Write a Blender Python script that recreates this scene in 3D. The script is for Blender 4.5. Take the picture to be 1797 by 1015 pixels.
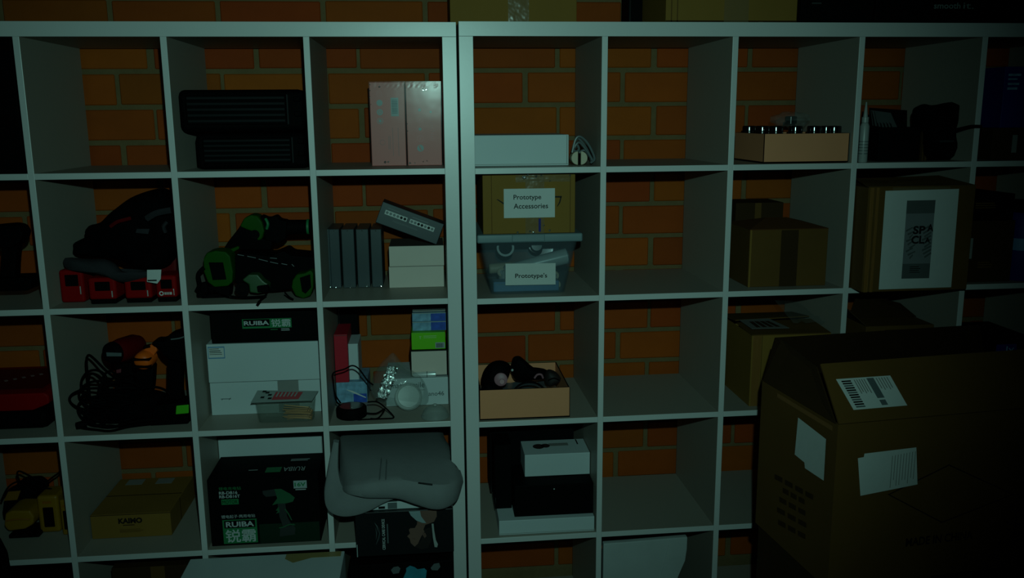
import bpy, bmesh, math, random
from mathutils import Vector, Matrix, noise
random.seed(7)
for o in list(bpy.data.objects): bpy.data.objects.remove(o)
SC = bpy.context.scene
COL = SC.collection

# ------------------------------------------------------------------ camera
CAM = Vector((-0.08414, -2.34863, 1.57893))
YAW, PITCH, ROLL, FPX = 0.09467, -0.19391, -0.00796, 1538.45
cy_, sy_, cp_, sp_ = math.cos(YAW), math.sin(YAW), math.cos(PITCH), math.sin(PITCH)
FW = Vector((sy_*cp_, cy_*cp_, sp_)); R0 = Vector((cy_, -sy_, 0)); U0 = R0.cross(FW)
RT = R0*math.cos(ROLL) + U0*math.sin(ROLL); UP = -R0*math.sin(ROLL) + U0*math.cos(ROLL)
cd = bpy.data.cameras.new('camera'); cam = bpy.data.objects.new('camera', cd); COL.objects.link(cam)
m3 = Matrix((RT, UP, -FW)).transposed()
cam.matrix_world = Matrix.Translation(CAM) @ m3.to_4x4()
cd.sensor_fit = 'HORIZONTAL'; cd.sensor_width = 36.0; cd.lens = 36.0*FPX/1797.0
cd.clip_start = 0.02; cd.clip_end = 50
SC.camera = cam

def Q(px, py, Y):
    """point of the room seen at photo pixel (px, py), on the upright plane y = Y"""
    d = FW + RT*((px-898.5)/FPX) - UP*((py-507.5)/FPX)
    return CAM + d*((Y-CAM.y)/d.y)
def QZ(px, py, Z):
    d = FW + RT*((px-898.5)/FPX) - UP*((py-507.5)/FPX)
    return CAM + d*((Z-CAM.z)/d.z)

# ------------------------------------------------------------------ world, lamp, exposure
w = bpy.data.worlds.new('world'); SC.world = w; w.use_nodes = True
w.node_tree.nodes['Background'].inputs[0].default_value = (0.5, 0.8, 0.75, 1)
w.node_tree.nodes['Background'].inputs[1].default_value = 0.0006
ld = bpy.data.lights.new('hand_lamp', 'SPOT'); lamp = bpy.data.objects.new('hand_lamp', ld); COL.objects.link(lamp)
lamp.location = (-0.03, -2.36, 1.757)
aim = Q(750, 370, 0)
lamp.rotation_euler = (aim - lamp.location).to_track_quat('-Z', 'Y').to_euler()
ld.energy = 57; ld.color = (0.47, 1.0, 0.86); ld.shadow_soft_size = 0.012
ld.spot_size = math.radians(81); ld.spot_blend = 1.0
SC.view_settings.view_transform = 'Standard'; SC.view_settings.look = 'None'
SC.view_settings.exposure = 0.0; SC.view_settings.gamma = 1.0; SC.view_settings.use_curve_mapping = False

# ------------------------------------------------------------------ materials
MATS = {}
def mat(name, col, rough=0.5, spec=0.5, metal=0.0, var=0.12, scale=14.0, bump=0.0, bscale=120.0, coat=0.0, rnd=0.0, stretch=None):
    if name in MATS: return MATS[name]
    m = bpy.data.materials.new(name); m.use_nodes = True; nt = m.node_tree; N = nt.nodes; L = nt.links
    b = N['Principled BSDF']
    b.inputs['Roughness'].default_value = rough; b.inputs['Metallic'].default_value = metal
    b.inputs['Specular IOR Level'].default_value = spec; b.inputs['Coat Weight'].default_value = coat
    tc = N.new('ShaderNodeTexCoord'); src = tc.outputs['Object']
    if stretch:
        mp = N.new('ShaderNodeMapping'); mp.inputs['Scale'].default_value = stretch; L.new(src, mp.inputs[0]); src = mp.outputs[0]
    nz = N.new('ShaderNodeTexNoise'); nz.inputs['Scale'].default_value = scale; nz.inputs['Detail'].default_value = 4; L.new(src, nz.inputs['Vector'])
    mx = N.new('ShaderNodeMix'); mx.data_type = 'RGBA'
    mx.inputs[6].default_value = (*[c*(1-var) for c in col], 1); mx.inputs[7].default_value = (*[min(1, c*(1+var)) for c in col], 1)
    L.new(nz.outputs['Fac'], mx.inputs[0]); out = mx.outputs[2]
    if rnd > 0:
        oi = N.new('ShaderNodeObjectInfo'); hs = N.new('ShaderNodeHueSaturation')
        mr = N.new('ShaderNodeMapRange'); mr.inputs[3].default_value = 1-rnd; mr.inputs[4].default_value = 1+rnd
        mh = N.new('ShaderNodeMapRange'); mh.inputs[3].default_value = 0.493; mh.inputs[4].default_value = 0.508
        wn = N.new('ShaderNodeTexWhiteNoise'); wn.noise_dimensions = '1D'
        L.new(oi.outputs['Random'], mr.inputs[0]); L.new(mr.outputs[0], hs.inputs['Value'])
        L.new(oi.outputs['Random'], wn.inputs['W']); L.new(wn.outputs['Value'], mh.inputs[0]); L.new(mh.outputs[0], hs.inputs['Hue'])
        L.new(out, hs.inputs['Color']); out = hs.outputs[0]
    L.new(out, b.inputs['Base Color'])
    if bump > 0:
        n2 = N.new('ShaderNodeTexNoise'); n2.inputs['Scale'].default_value = bscale; n2.inputs['Detail'].default_value = 3; L.new(src, n2.inputs['Vector'])
        bp = N.new('ShaderNodeBump'); bp.inputs['Strength'].default_value = bump; bp.inputs['Distance'].default_value = 0.004
        L.new(n2.outputs['Fac'], bp.inputs['Height']); L.new(bp.outputs[0], b.inputs['Normal'])
    MATS[name] = m; return m
def clear(name, tint=(0.8, 0.9, 0.9), diff=0.1, gloss=0.08, rough=0.08, bump=0.0, bscale=60.0):
    """thin clear plastic: mostly see-through, a little milky, a little shiny"""
    if name in MATS: return MATS[name]
    m = bpy.data.materials.new(name); m.use_nodes = True; nt = m.node_tree; N = nt.nodes; L = nt.links
    N.remove(N['Principled BSDF'])
    tr = N.new('ShaderNodeBsdfTransparent'); tr.inputs[0].default_value = (*[0.80+0.2*t for t in tint], 1)
    df = N.new('ShaderNodeBsdfDiffuse'); df.inputs[0].default_value = (*tint, 1)
    gl = N.new('ShaderNodeBsdfGlossy'); gl.inputs['Roughness'].default_value = rough
    a = N.new('ShaderNodeMixShader'); a.inputs[0].default_value = diff; L.new(tr.outputs[0], a.inputs[1]); L.new(df.outputs[0], a.inputs[2])
    b = N.new('ShaderNodeMixShader'); b.inputs[0].default_value = gloss; L.new(a.outputs[0], b.inputs[1]); L.new(gl.outputs[0], b.inputs[2])
    if bump > 0:
        tc = N.new('ShaderNodeTexCoord'); n2 = N.new('ShaderNodeTexNoise'); n2.inputs['Scale'].default_value = bscale; L.new(tc.outputs['Object'], n2.inputs['Vector'])
        bp = N.new('ShaderNodeBump'); bp.inputs['Strength'].default_value = bump; bp.inputs['Distance'].default_value = 0.01
        L.new(n2.outputs['Fac'], bp.inputs['Height']); L.new(bp.outputs[0], gl.inputs['Normal'])
    L.new(b.outputs[0], N['Material Output'].inputs[0]); MATS[name] = m; return m
SHELFSHADE = mat('white_laminate_shade_toned', (0.31, 0.275, 0.235), 0.5, 0.35, var=0.03, scale=4, bump=0.02, bscale=30)  # white laminate darkened, so the cubby shade sits in the face colour
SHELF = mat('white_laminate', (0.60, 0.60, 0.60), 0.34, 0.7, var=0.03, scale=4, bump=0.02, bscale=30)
BRICK = mat('orange_brick', (0.31, 0.052, 0.002), 0.75, 0.2, var=0.2, scale=9, bump=0.12, bscale=70, rnd=0.16)
MORTAR = mat('grey_mortar', (0.17, 0.115, 0.055), 0.9, 0.1, var=0.2, scale=30, bump=0.35, bscale=160)
FLOOR = mat('grey_concrete', (0.10, 0.10, 0.10), 0.8, 0.2, var=0.2, scale=5)
WHITE = mat('white_card', (0.52, 0.57, 0.59), 0.5, 0.4, var=0.04, scale=6)
PAPER = mat('white_paper', (0.56, 0.58, 0.57), 0.7, 0.2, var=0.04, scale=20, bump=0.1, bscale=40)
CREAM = mat('off_white_card', (0.62, 0.52, 0.46), 0.5, 0.4, var=0.04)
GREYC = mat('grey_card', (0.22, 0.22, 0.21), 0.6, 0.3)
BLACK = mat('black_card', (0.0022, 0.0024, 0.0026), 0.65, 0.04, var=0.2)
BLACKP = mat('black_plastic', (0.0016, 0.0018, 0.002), 0.65, 0.025, var=0.2, bump=0.05)
BLACKG = mat('black_gloss', (0.003, 0.003, 0.004), 0.13, 0.9, var=0.1)
CLOTH = mat('black_cloth', (0.0022, 0.002, 0.0024), 0.95, 0.02, var=0.3, bump=0.3, bscale=200)
DCLOTH = mat('grey_cloth', (0.028, 0.026, 0.03), 0.95, 0.05, var=0.25, bump=0.3, bscale=200)
INK = mat('black_ink', (0.004, 0.005, 0.005), 0.6, 0.2)
KRAFT = mat('kraft_cardboard', (0.22, 0.112, 0.020), 0.75, 0.2, var=0.12, scale=9, bump=0.08, bscale=25, stretch=(1, 1, 0.25))
KRAFTD = mat('brown_cardboard', (0.11, 0.050, 0.009), 0.75, 0.2, var=0.15, scale=8, bump=0.08, bscale=25)
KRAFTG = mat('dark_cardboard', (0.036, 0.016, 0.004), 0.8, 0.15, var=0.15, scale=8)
TAN = mat('tan_card', (0.66, 0.26, 0.125), 0.6, 0.3, var=0.04)
PINK = mat('pink_card', (0.54, 0.122, 0.108), 0.45, 0.4, var=0.04)
PINKL = mat('pale_pink_print', (0.62, 0.24, 0.24), 0.5, 0.3)
MINT = mat('mint_print', (0.30, 0.36, 0.36), 0.5, 0.3)
RED = mat('red_plastic', (0.25, 0.0015, 0.002), 0.55, 0.08, var=0.15)
REDD = mat('deep_red_plastic', (0.10, 0.0015, 0.002), 0.5, 0.12, var=0.15)
CRIM = mat('crimson_card', (0.42, 0.008, 0.022), 0.5, 0.3)
ORANGE = mat('orange_plastic', (0.75, 0.11, 0.006), 0.45, 0.4)
GREEN = mat('green_plastic', (0.007, 0.060, 0.0025), 0.55, 0.08, var=0.2)
GREENB = mat('bright_green_card', (0.13, 0.52, 0.006), 0.5, 0.3, var=0.05)
GREENP = mat('green_print', (0.01, 0.17, 0.055), 0.5, 0.3)
GREENX = mat('lime_label', (0.06, 0.42, 0.01), 0.5, 0.3)
BLUE = mat('blue_print', (0.02, 0.07, 0.38), 0.5, 0.35, var=0.7, scale=45)
BLUEL = mat('pale_blue_print', (0.17, 0.32, 0.46), 0.5, 0.35, var=0.75, scale=60)
BLUED = mat('deep_blue_plastic', (0.006, 0.010, 0.16), 0.5, 0.2)
BLUEB = mat('steel_blue_plastic', (0.10, 0.24, 0.42), 0.4, 0.5)
LIDB = mat('teal_grey_plastic', (0.14, 0.20, 0.22), 0.45, 0.5)
YEL = mat('yellow_plastic', (0.27, 0.125, 0.001), 0.5, 0.4, var=0.12)
SLATE = mat('slate_card', (0.018, 0.030, 0.038), 0.4, 0.5, var=0.06)
FOAM = mat('grey_foam_cover', (0.20, 0.205, 0.21), 0.85, 0.15, var=0.08, scale=30, bump=0.15, bscale=320)
SILV = mat('silver_metal', (0.75, 0.78, 0.78), 0.3, 0.9, metal=0.35)
FOLD = clear('film_fold', (0.8, 0.85, 0.85), 0.10, 0.55, 0.12)
FOIL = mat('crumpled_foil', (0.80, 0.83, 0.83), 0.34, 0.6, metal=1.0, bump=0.5, bscale=90)
BRASS = mat('brass_screw', (0.62, 0.27, 0.07), 0.3, 0.8, metal=0.4)
GREYP = mat('grey_plastic', (0.10, 0.12, 0.125), 0.4, 0.5)
GREYL = mat('light_grey_plastic', (0.32, 0.34, 0.33), 0.35, 0.5)
IVORY = mat('ivory_plastic', (0.50, 0.42, 0.30), 0.4, 0.5)
SKIN = mat('skin_print', (0.15, 0.08, 0.062), 0.5, 0.3)
TEAL = mat('teal_print', (0.03, 0.22, 0.30), 0.4, 0.4, var=0.4, scale=40)
TAPE = clear('clear_tape', (0.40, 0.30, 0.18), 0.20, 0.035, 0.2, 0.25, 30)
FILM = clear('shrink_film', (0.8, 0.85, 0.85), 0.010, 0.006, 0.16, 0.05, 10)
BAG = clear('clear_bag', (0.6, 0.68, 0.66), 0.07, 0.05, 0.14, 0.9, 45)
TUB = clear('clear_tub', (0.28, 0.38, 0.44), 0.10, 0.03, 0.15)
BLIS = clear('clear_blister', (0.5, 0.56, 0.50), 0.06, 0.03, 0.15, 0.2, 30)
MILK = clear('milky_plastic', (0.50, 0.56, 0.54), 0.28, 0.02, 0.3)

# ------------------------------------------------------------------ mesh helpers
class MB:
    def __init__(s): s.bm = bmesh.new(); s.soft = False; s.bev = 0.0
    def box(s, c, d, rot=None, bev=0.0, seg=2):
        m = Matrix.Translation(Vector(c)) @ (rot.to_4x4() if rot else Matrix.Identity(4)) @ Matrix.Diagonal((d[0], d[1], d[2], 1))
        r = bmesh.ops.create_cube(s.bm, size=1.0, matrix=m)
        s.bev = max(s.bev, bev)
        if bev > 0:
            es = list({e for v in r['verts'] for e in v.link_edges})
            bmesh.ops.bevel(s.bm, geom=es, offset=bev, segments=seg, affect='EDGES', profile=0.5)
        return s
    def bb(s, a, b, bev=0.0, seg=2):
        a, b = Vector(a), Vector(b); return s.box((a+b)/2, [max(1e-5, abs(b[i]-a[i])) for i in range(3)], None, bev, seg)
    def cyl(s, p0, p1, r0, r1=None, n=20, caps=True):
        s.soft = True; p0, p1 = Vector(p0), Vector(p1); r1 = r0 if r1 is None else r1; d = p1-p0
        m = Matrix.Translation((p0+p1)/2) @ d.to_track_quat('Z', 'Y').to_matrix().to_4x4()
        bmesh.ops.create_cone(s.bm, cap_ends=caps, segments=n, radius1=r0, radius2=r1, depth=d.length, matrix=m); return s
    def ball(s, c, r, n=16, rot=None):
        s.soft = True; r = r if hasattr(r, '__len__') else (r, r, r)
        m = Matrix.Translation(Vector(c)) @ (rot.to_4x4() if rot else Matrix.Identity(4)) @ Matrix.Diagonal((*r, 1))
        bmesh.ops.create_uvsphere(s.bm, u_segments=n, v_segments=max(6, n*2//3), radius=1.0, matrix=m); return s
    def lathe(s, p0, axis, prof, n=24):
        """prof: list of (distance along axis, radius)"""
        s.soft = True; p0 = Vector(p0); q = Vector(axis).to_track_quat('Z', 'Y').to_matrix(); rings = []
        for h, r in prof:
            rings.append([s.bm.verts.new(p0 + q @ Vector((r*math.cos(2*math.pi*k/n), r*math.sin(2*math.pi*k/n), h))) for k in range(n)])
        for a, b in zip(rings, rings[1:]):
            for k in range(n): s.bm.faces.new((a[k], a[(k+1) % n], b[(k+1) % n], b[k]))
        s.bm.faces.new(rings[0][::-1]); s.bm.faces.new(rings[-1]); return s
    def tube(s, pts, r, n=8, smooth=4):
        s.soft = True; P = [Vector(p) for p in pts]
        if smooth > 1 and len(P) > 2:
            O = []
            for i in range(len(P)-1):
                a, b, c, d = P[max(i-1, 0)], P[i], P[i+1], P[min(i+2, len(P)-1)]
                for k in range(smooth):
                    t = k/smooth
                    O.append(0.5*((2*b)+(c-a)*t+(2*a-5*b+4*c-d)*t*t+(3*b-a-3*c+d)*t**3))
            P = O+[P[-1]]
        rings = []; up = Vector((0.13, 0.31, 0.94)).normalized()
        for i, p in enumerate(P):
            t = (P[min(i+1, len(P)-1)]-P[max(i-1, 0)])
            if t.length < 1e-9: t = Vector((0, 0, 1))
            t.normalize(); u = up - t*up.dot(t)
            if u.length < 1e-4: u = t.orthogonal()
            u.normalize(); up = u; v = t.cross(u)
            rings.append([s.bm.verts.new(p+(u*math.cos(2*math.pi*k/n)+v*math.sin(2*math.pi*k/n))*r) for k in range(n)])
        for a, b in zip(rings, rings[1:]):
            for k in range(n): s.bm.faces.new((a[k], a[(k+1) % n], b[(k+1) % n], b[k]))
        s.bm.faces.new(rings[0][::-1]); s.bm.faces.new(rings[-1]); return s
    def prism(s, pts, th, bev=0.0, seg=2):
        """outline of upright points, pushed back by th"""
        s.bev = max(s.bev, bev); a = [s.bm.verts.new(p) for p in pts]; b = [s.bm.verts.new(Vector(p)+Vector((0, th, 0))) for p in pts]; n = len(a)
        fs = [s.bm.faces.new(a), s.bm.faces.new(b[::-1])]
        for k in range(n): fs.append(s.bm.faces.new((a[k], b[k], b[(k+1) % n], a[(k+1) % n])))
        bmesh.ops.recalc_face_normals(s.bm, faces=fs)
        if bev > 0:
            es = list({e for f in fs for e in f.edges})
            bmesh.ops.bevel(s.bm, geom=es, offset=bev, segments=seg, affect='EDGES', profile=0.5)
        return s
    def pillow(s, pts, th, rings=7, lump=0.0, seed=0, sub=3, cen=None):
        """soft body bulging to front and back of an upright outline"""
        s.soft = True; P = [Vector(p) for p in pts]; O = []; n0 = len(P)
        for i in range(n0):
            a, b, c, d = P[i-1], P[i], P[(i+1) % n0], P[(i+2) % n0]
            for k in range(sub):
                t = k/sub; O.append(0.5*((2*b)+(c-a)*t+(2*a-5*b+4*c-d)*t*t+(3*b-a-3*c+d)*t**3))
        P = O; n = len(P); C = Vector(cen) if cen else sum(P, Vector())/n
        edge = [s.bm.verts.new(p+Vector((0, th/2, 0))) for p in P]
        for sg in (-1, 1):
            prev = edge
            for j in range(1, rings):
                f = 1-j/rings; ring = []
                for p in P:
                    q = C+(p-C)*f; y = th/2+sg*th/2*math.sqrt(max(0, 1-f**2.4))
                    if lump: y += -lump*(noise.noise(Vector((q.x*22, seed, q.z*22))))*(1 if sg < 0 else 0)
                    ring.append(s.bm.verts.new(Vector((q.x, q.y+y, q.z))))
                for k in range(n):
                    fv = (prev[k], prev[(k+1) % n], ring[(k+1) % n], ring[k]); s.bm.faces.new(fv if sg < 0 else fv[::-1])
                prev = ring
            s.bm.faces.new(prev if sg < 0 else prev[::-1])
        return s
    def build(s, name, m, parent=None, smooth=True):
        bmesh.ops.recalc_face_normals(s.bm, faces=s.bm.faces[:])
        me = bpy.data.meshes.new(name); s.bm.to_mesh(me); s.bm.free()
        boxy = not s.soft and s.bev > 0 and len(me.polygons) < 600
        if boxy and s.bev < 0.004: smooth = False
        if smooth:
            for p in me.polygons: p.use_smooth = True
            me.set_sharp_from_angle(angle=math.radians(38))
        me.materials.append(m)
        o = bpy.data.objects.new(name, me); COL.objects.link(o)
        if boxy and smooth: wn = o.modifiers.new('weighted_normals', 'WEIGHTED_NORMAL'); wn.keep_sharp = True
        if parent:
            o.parent = parent
            o.matrix_parent_inverse = Matrix.Identity(4)
        return o
def tag(o, label, cat, group=None):
    o['label'] = label; o['category'] = cat
    if group: o['group'] = group
    return o
def root(name, label, cat, loc=(0, 0, 0), rz=0.0, ry=0.0, group=None):
    o = bpy.data.objects.new(name, None); COL.objects.link(o); o.empty_display_size = 0.03
    o.rotation_mode = 'XYZ'; o.location = loc; o.rotation_euler = (0, ry, rz)
    return tag(o, label, cat, group)
class Th:
    """a thing whose parts are given in room coordinates; the Empty stands at its base"""
    def __init__(s, name, label, cat, base, group=None):
        s.o = root(name, label, cat, base, group=group); s.b = Vector(base); s.lim = None
    def add(s, mb, name, m, parent=None, smooth=True, label=None):
        if s.lim: clampv([v.co for v in mb.bm.verts], s.lim[2], s.lim[0], s.lim[1])
        bmesh.ops.translate(mb.bm, verts=mb.bm.verts[:], vec=-s.b)
        o = mb.build(name, m, parent or s.o, smooth)
        if label: o['label'] = label
        return o
DG = bpy.context.evaluated_depsgraph_get
def text_mesh(st, bold=0.0):
    cu = bpy.data.curves.new('t', 'FONT'); cu.body = st; cu.size = 1.0; cu.offset = bold; cu.extrude = 0.0; cu.resolution_u = 3
    ob = bpy.data.objects.new('t', cu); COL.objects.link(ob); bpy.context.view_layer.update()
    me = bpy.data.meshes.new_from_object(ob.evaluated_get(DG())); bpy.data.objects.remove(ob); bpy.data.curves.remove(cu)
    return me
class Bx:
    """box-shaped thing: origin at its front left bottom corner"""
    def __init__(s, name, label, cat, loc, dim, m, rz=0.0, ry=0.0, bev=0.0015, group=None, body=True, bodyname='body'):
        s.w, s.d, s.h = dim; s.o = root(name, label, cat, loc, rz, ry, group); s.body = None
        if body: s.body = MB().bb((0, 0, 0), dim, bev).build(bodyname, m, s.o)
    def frame(s, face, u, v, out):
        if face == 'f': return Vector((u, -out, v))
        if face == 't': return Vector((u, v, s.h+out))
        if face == 'l': return Vector((-out, s.d-u, v))
        if face == 'r': return Vector((s.w+out, u, v))
    def dec(s, name, m, u0, v0, u1, v1, face='f', t=0.0006, parent=None, skew=0.0):
        """flat piece lying on a face (metres on that face)"""
        mb = MB(); q = []
        for (u, v) in ((u0, v0), (u1, v0), (u1+skew, v1), (u0+skew, v1)): q.append((s.frame(face, u, v, 0.0001), s.frame(face, u, v, t)))
        a = [mb.bm.verts.new(x[1]) for x in q]; b = [mb.bm.verts.new(x[0]) for x in q]
        mb.bm.faces.new(a); mb.bm.faces.new(b[::-1])
        for k in range(4): mb.bm.faces.new((a[k], b[k], b[(k+1) % 4], a[(k+1) % 4]))
        return mb.build(name, m, parent or s.o, False)
    def shape(s, name, m, polys, face='f', t=0.0012):
        mb = MB()
        for p in polys:
            try: mb.bm.faces.new([mb.bm.verts.new(s.frame(face, u, v, t)) for u, v in p])
            except ValueError: pass
        return mb.build(name, m, s.o, False)
    def ring(s, name, m, u, v, r, fill=False, face='f', t=0.0012, wd=0.16):
        n = 20; P = [(u+r*math.cos(2*math.pi*k/n), v+r*math.sin(2*math.pi*k/n)) for k in range(n)]
        if fill: return s.shape(name, m, [P], face, t)
        I = [(u+r*(1-wd)*math.cos(2*math.pi*k/n), v+r*(1-wd)*math.sin(2*math.pi*k/n)) for k in range(n)]
        return s.shape(name, m, [[P[k], P[(k+1) % n], I[(k+1) % n], I[k]] for k in range(n)], face, t)
    def text(s, st, m, u0, v0, u1, v1, face='f', t=0.0014, rot=0, name='lettering', bold=0.0):
        me = text_mesh(st, bold)
        xs = [v.co.x for v in me.vertices]; ys = [v.co.y for v in me.vertices]
        if not xs: return None
        x0, x1, y0, y1 = min(xs), max(xs), min(ys), max(ys)
        for v in me.vertices:
            a = (v.co.x-x0)/max(1e-6, x1-x0); b = (v.co.y-y0)/max(1e-6, y1-y0)
            if rot == 90: a, b = 1-b, a
            elif rot == -90: a, b = b, 1-a
            elif rot == 180: a, b = 1-a, 1-b
            v.co = s.frame(face, u0+(u1-u0)*a, v0+(v1-v0)*b, t)
        me.materials.clear(); me.materials.append(m); me.name = name
        o = bpy.data.objects.new(name, me); COL.objects.link(o); o.parent = s.o; return o
    def bars(s, m, u0, v0, u1, v1, n, face='f', t=0.0012, name='fine_print', vertical=False, fill=0.5, ragged=0.3):
        """rows of print too small to read"""
        P = []
        for k in range(n):
            a = k/n; b = a+fill/n*random.uniform(0.7, 1.2); e = 1-random.uniform(0, ragged)
            if vertical: P.append([(u0+(u1-u0)*a, v0), (u0+(u1-u0)*b, v0), (u0+(u1-u0)*b, v0+(v1-v0)*e), (u0+(u1-u0)*a, v0+(v1-v0)*e)])
            else: P.append([(u0, v1-(v1-v0)*b), (u0+(u1-u0)*e, v1-(v1-v0)*b), (u0+(u1-u0)*e, v1-(v1-v0)*a), (u0, v1-(v1-v0)*a)])
        return s.shape(name, m, P, face, t)
    def film(s, name='film', off=0.0016, amp=0.0016, seed=1, m=None):
        """shrink wrap: crinkled at its top and bottom seams"""
        mb = MB(); bm = mb.bm; nx, nz = 14, 36
        def grid(fn, nu, nv):
            V = [[bm.verts.new(fn(i/nu, j/nv)) for i in range(nu+1)] for j in range(nv+1)]
            for j in range(nv):
                for i in range(nu): bm.faces.new((V[j][i], V[j][i+1], V[j+1][i+1], V[j+1][i]))
        def wob(a, b):
            e = 0.12*max(0, 1-abs(b-0.05)*22)+0.12*max(0, 1-abs(b-0.95)*22)
            return amp*e*noise.noise(Vector((a*17+seed*5, b*34, seed)))
        o = off+amp
        grid(lambda a, b: Vector((-off+(s.w+2*off)*a, -o+wob(a, b), 0.0003+(s.h+off)*b)), nx, nz)
        grid(lambda a, b: Vector((-o+wob(a, b), -off+(s.d+off)*a, 0.0003+(s.h+off)*b)), 6, nz)
        grid(lambda a, b: Vector((-off+(s.w+2*off)*a, -off+(s.d+off)*b, s.h+o+0.15*wob(a, b))), nx, 6)
        return mb.build(name, m or FILM, s.o, False)
def folds(b, spots, seed=1):
    """small shiny puckers of wrapping film or tape, at (u, v, size) on the front face"""
    for k, (u, v, sz) in enumerate(spots):
        mb = MB(); mb.ball((u, -0.0030, v), (sz, 0.0022, sz*0.8), 10)
        for q in mb.bm.verts: q.co += Vector((noise.noise(q.co*300+Vector((k, seed, 0))), 0.25*noise.noise(q.co*260+Vector((seed, k, 3))), noise.noise(q.co*280+Vector((3, k, seed)))))*sz*0.7; q.co.y = min(q.co.y, -0.0016)
        mb.build('film_fold', FOLD, b.o, False)
def uv(b, face, px, py):
    """where the sight line through a photo pixel meets a face of box b, in that face's metres"""
    M = Matrix.LocRotScale(b.o.location, b.o.rotation_euler, None).inverted()
    d = FW + RT*((px-898.5)/FPX) - UP*((py-507.5)/FPX); o = M @ CAM; d = M.to_3x3() @ d
    if face == 'f': p = o-d*(o.y/d.y); return (p.x, p.z)
    if face == 't': p = o+d*((b.h-o.z)/d.z); return (p.x, p.y)
    if face == 'l': p = o-d*(o.x/d.x); return (b.d-p.y, p.z)
def clampv(P, zmin=None, xmin=None, xmax=None):
    for p in P:
        if zmin is not None: p.z = max(p.z, zmin)
        if xmin is not None: p.x = max(p.x, xmin)
        if xmax is not None: p.x = min(p.x, xmax)
    return P
def pxbox(x0, x1, yb, yt, Y, z0, d):
    a = Q(x0, yb, Y); b = Q(x1, yb, Y); t = Q((x0+x1)/2, yt, Y)
    return (a.x, Y, z0), (b.x-a.x, d, t.z-z0)
def PX(pts, Y): return [Q(x, y, Y) for x, y in pts]

# ------------------------------------------------------------------ structure: wall, floor
TP, TS = 0.03668, 0.01574
CE = (1.82-2*TP-4*TS)/5
Z = {r: 1.82-TP-r*CE-(r-1)*TS for r in range(1, 5)}; Z[5] = TP
WY = 0.412
wall = MB().bb((-2.6, WY+0.006, -0.02), (3.2, WY+0.12, 2.75)).build('wall_back', MORTAR); wall['kind'] = 'structure'
def brick_mesh(wd, hh):
    mb = MB(); mb.bb((-wd/2, 0, -hh/2), (wd/2, 0.05, hh/2), 0.003, 1); bmesh.ops.recalc_face_normals(mb.bm, faces=mb.bm.faces[:])
    me = bpy.data.meshes.new('brick'); mb.bm.to_mesh(me); mb.bm.free(); me.materials.append(BRICK); return me
BW, BH, BJ = 0.304, 0.1043, 0.0135
bmeshes = [brick_mesh(BW-BJ+random.uniform(-0.003, 0.003), BH-BJ+random.uniform(-0.002, 0.002)) for _ in range(6)]
for k in range(18):
    zc = 1.72+BH*1.5-BH*k; ph = 0.63 if k % 2 == 1 else 0.53
    for i in range(-8, 6):
        xc = ph+BW*(i+0.5)
        if xc < -1.75 or xc > 2.35: continue
        o = bpy.data.objects.new('brick', bmeshes[random.randrange(6)]); COL.objects.link(o); o.parent = wall
        o.location = (xc+random.uniform(-0.003, 0.003), WY+random.uniform(-0.0012, 0.0012), zc+random.uniform(-0.0015, 0.0015))
fl = MB().bb((-2.6, -3.6, -0.05), (3.2, WY+0.1, -0.0005)).build('floor', FLOOR); fl['kind'] = 'structure'

# ------------------------------------------------------------------ the two shelving units
def shelf_unit(loc, rz, label):
    r = root('cube_shelf', label, 'shelf', loc, rz, group='white cube shelves'); D = 0.39; b = 0.0012
    def P(n, a, c):                                   # board with cubby shade put into its face colour; front strip stays white
        o = MB().bb((a[0], a[1]+0.0022, a[2]), c, 0.0004, 1).build(n, SHELFSHADE, r)
        MB().bb(a, (c[0], a[1]+0.0021, c[2]), 0.0008).build('front_edge', SHELF, o)
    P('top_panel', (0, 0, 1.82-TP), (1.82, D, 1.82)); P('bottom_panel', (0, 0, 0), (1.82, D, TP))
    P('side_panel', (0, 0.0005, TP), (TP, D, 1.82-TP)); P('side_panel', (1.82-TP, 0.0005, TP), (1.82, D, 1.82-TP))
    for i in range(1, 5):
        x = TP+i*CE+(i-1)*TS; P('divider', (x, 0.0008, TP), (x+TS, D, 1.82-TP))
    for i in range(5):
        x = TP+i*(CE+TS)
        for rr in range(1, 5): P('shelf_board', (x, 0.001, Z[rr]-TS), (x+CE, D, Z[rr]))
    return r
RYAW = 0.01068
ROFF = Vector((0.0052, -0.01924+RYAW*0.0052, 0))
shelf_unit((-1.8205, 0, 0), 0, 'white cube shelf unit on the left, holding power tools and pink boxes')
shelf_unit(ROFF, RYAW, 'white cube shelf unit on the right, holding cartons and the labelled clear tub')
def ry(x): return ROFF.y+RYAW*(x-ROFF.x)     # front of the right unit at room x
Z = {k: v+0.0004 for k, v in Z.items()}        # things rest a hair above the boards

# ================================================================== things on top of the shelves
def tape_strip(b, u0, v0, u1, v1, face='f', seed=1, name='tape', m=None, t=0.0012):
    """strip of packing tape with puckers"""
    mb = MB(); nu, nv = 6, 14
    V = [[mb.bm.verts.new(b.frame(face, u0+(u1-u0)*i/nu, v0+(v1-v0)*j/nv, t+0.0012*noise.noise(Vector((i*1.3+seed, j*0.9, seed*3.1))))) for i in range(nu+1)] for j in range(nv+1)]
    for j in range(nv):
        for i in range(nu): mb.bm.faces.new((V[j][i], V[j][i+1], V[j+1][i+1], V[j+1][i]))
    return mb.build(name, m or TAPE, b.o, True)
ZT = 1.8205
b = Bx('cardboard_box', 'cardboard box with brown tape on top of the shelves, above the white post', 'box', (Q(790, 33, 0.13).x, 0.13, ZT), (Q(1012, 33, 0.13).x-Q(790, 33, 0.13).x, 0.24, 0.26), KRAFT)
tape_strip(b, 0.158, 0.0, 0.215, 0.26, seed=3); tape_strip(b, 0.158, 0.0, 0.215, 0.24, 't', 4)
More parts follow.
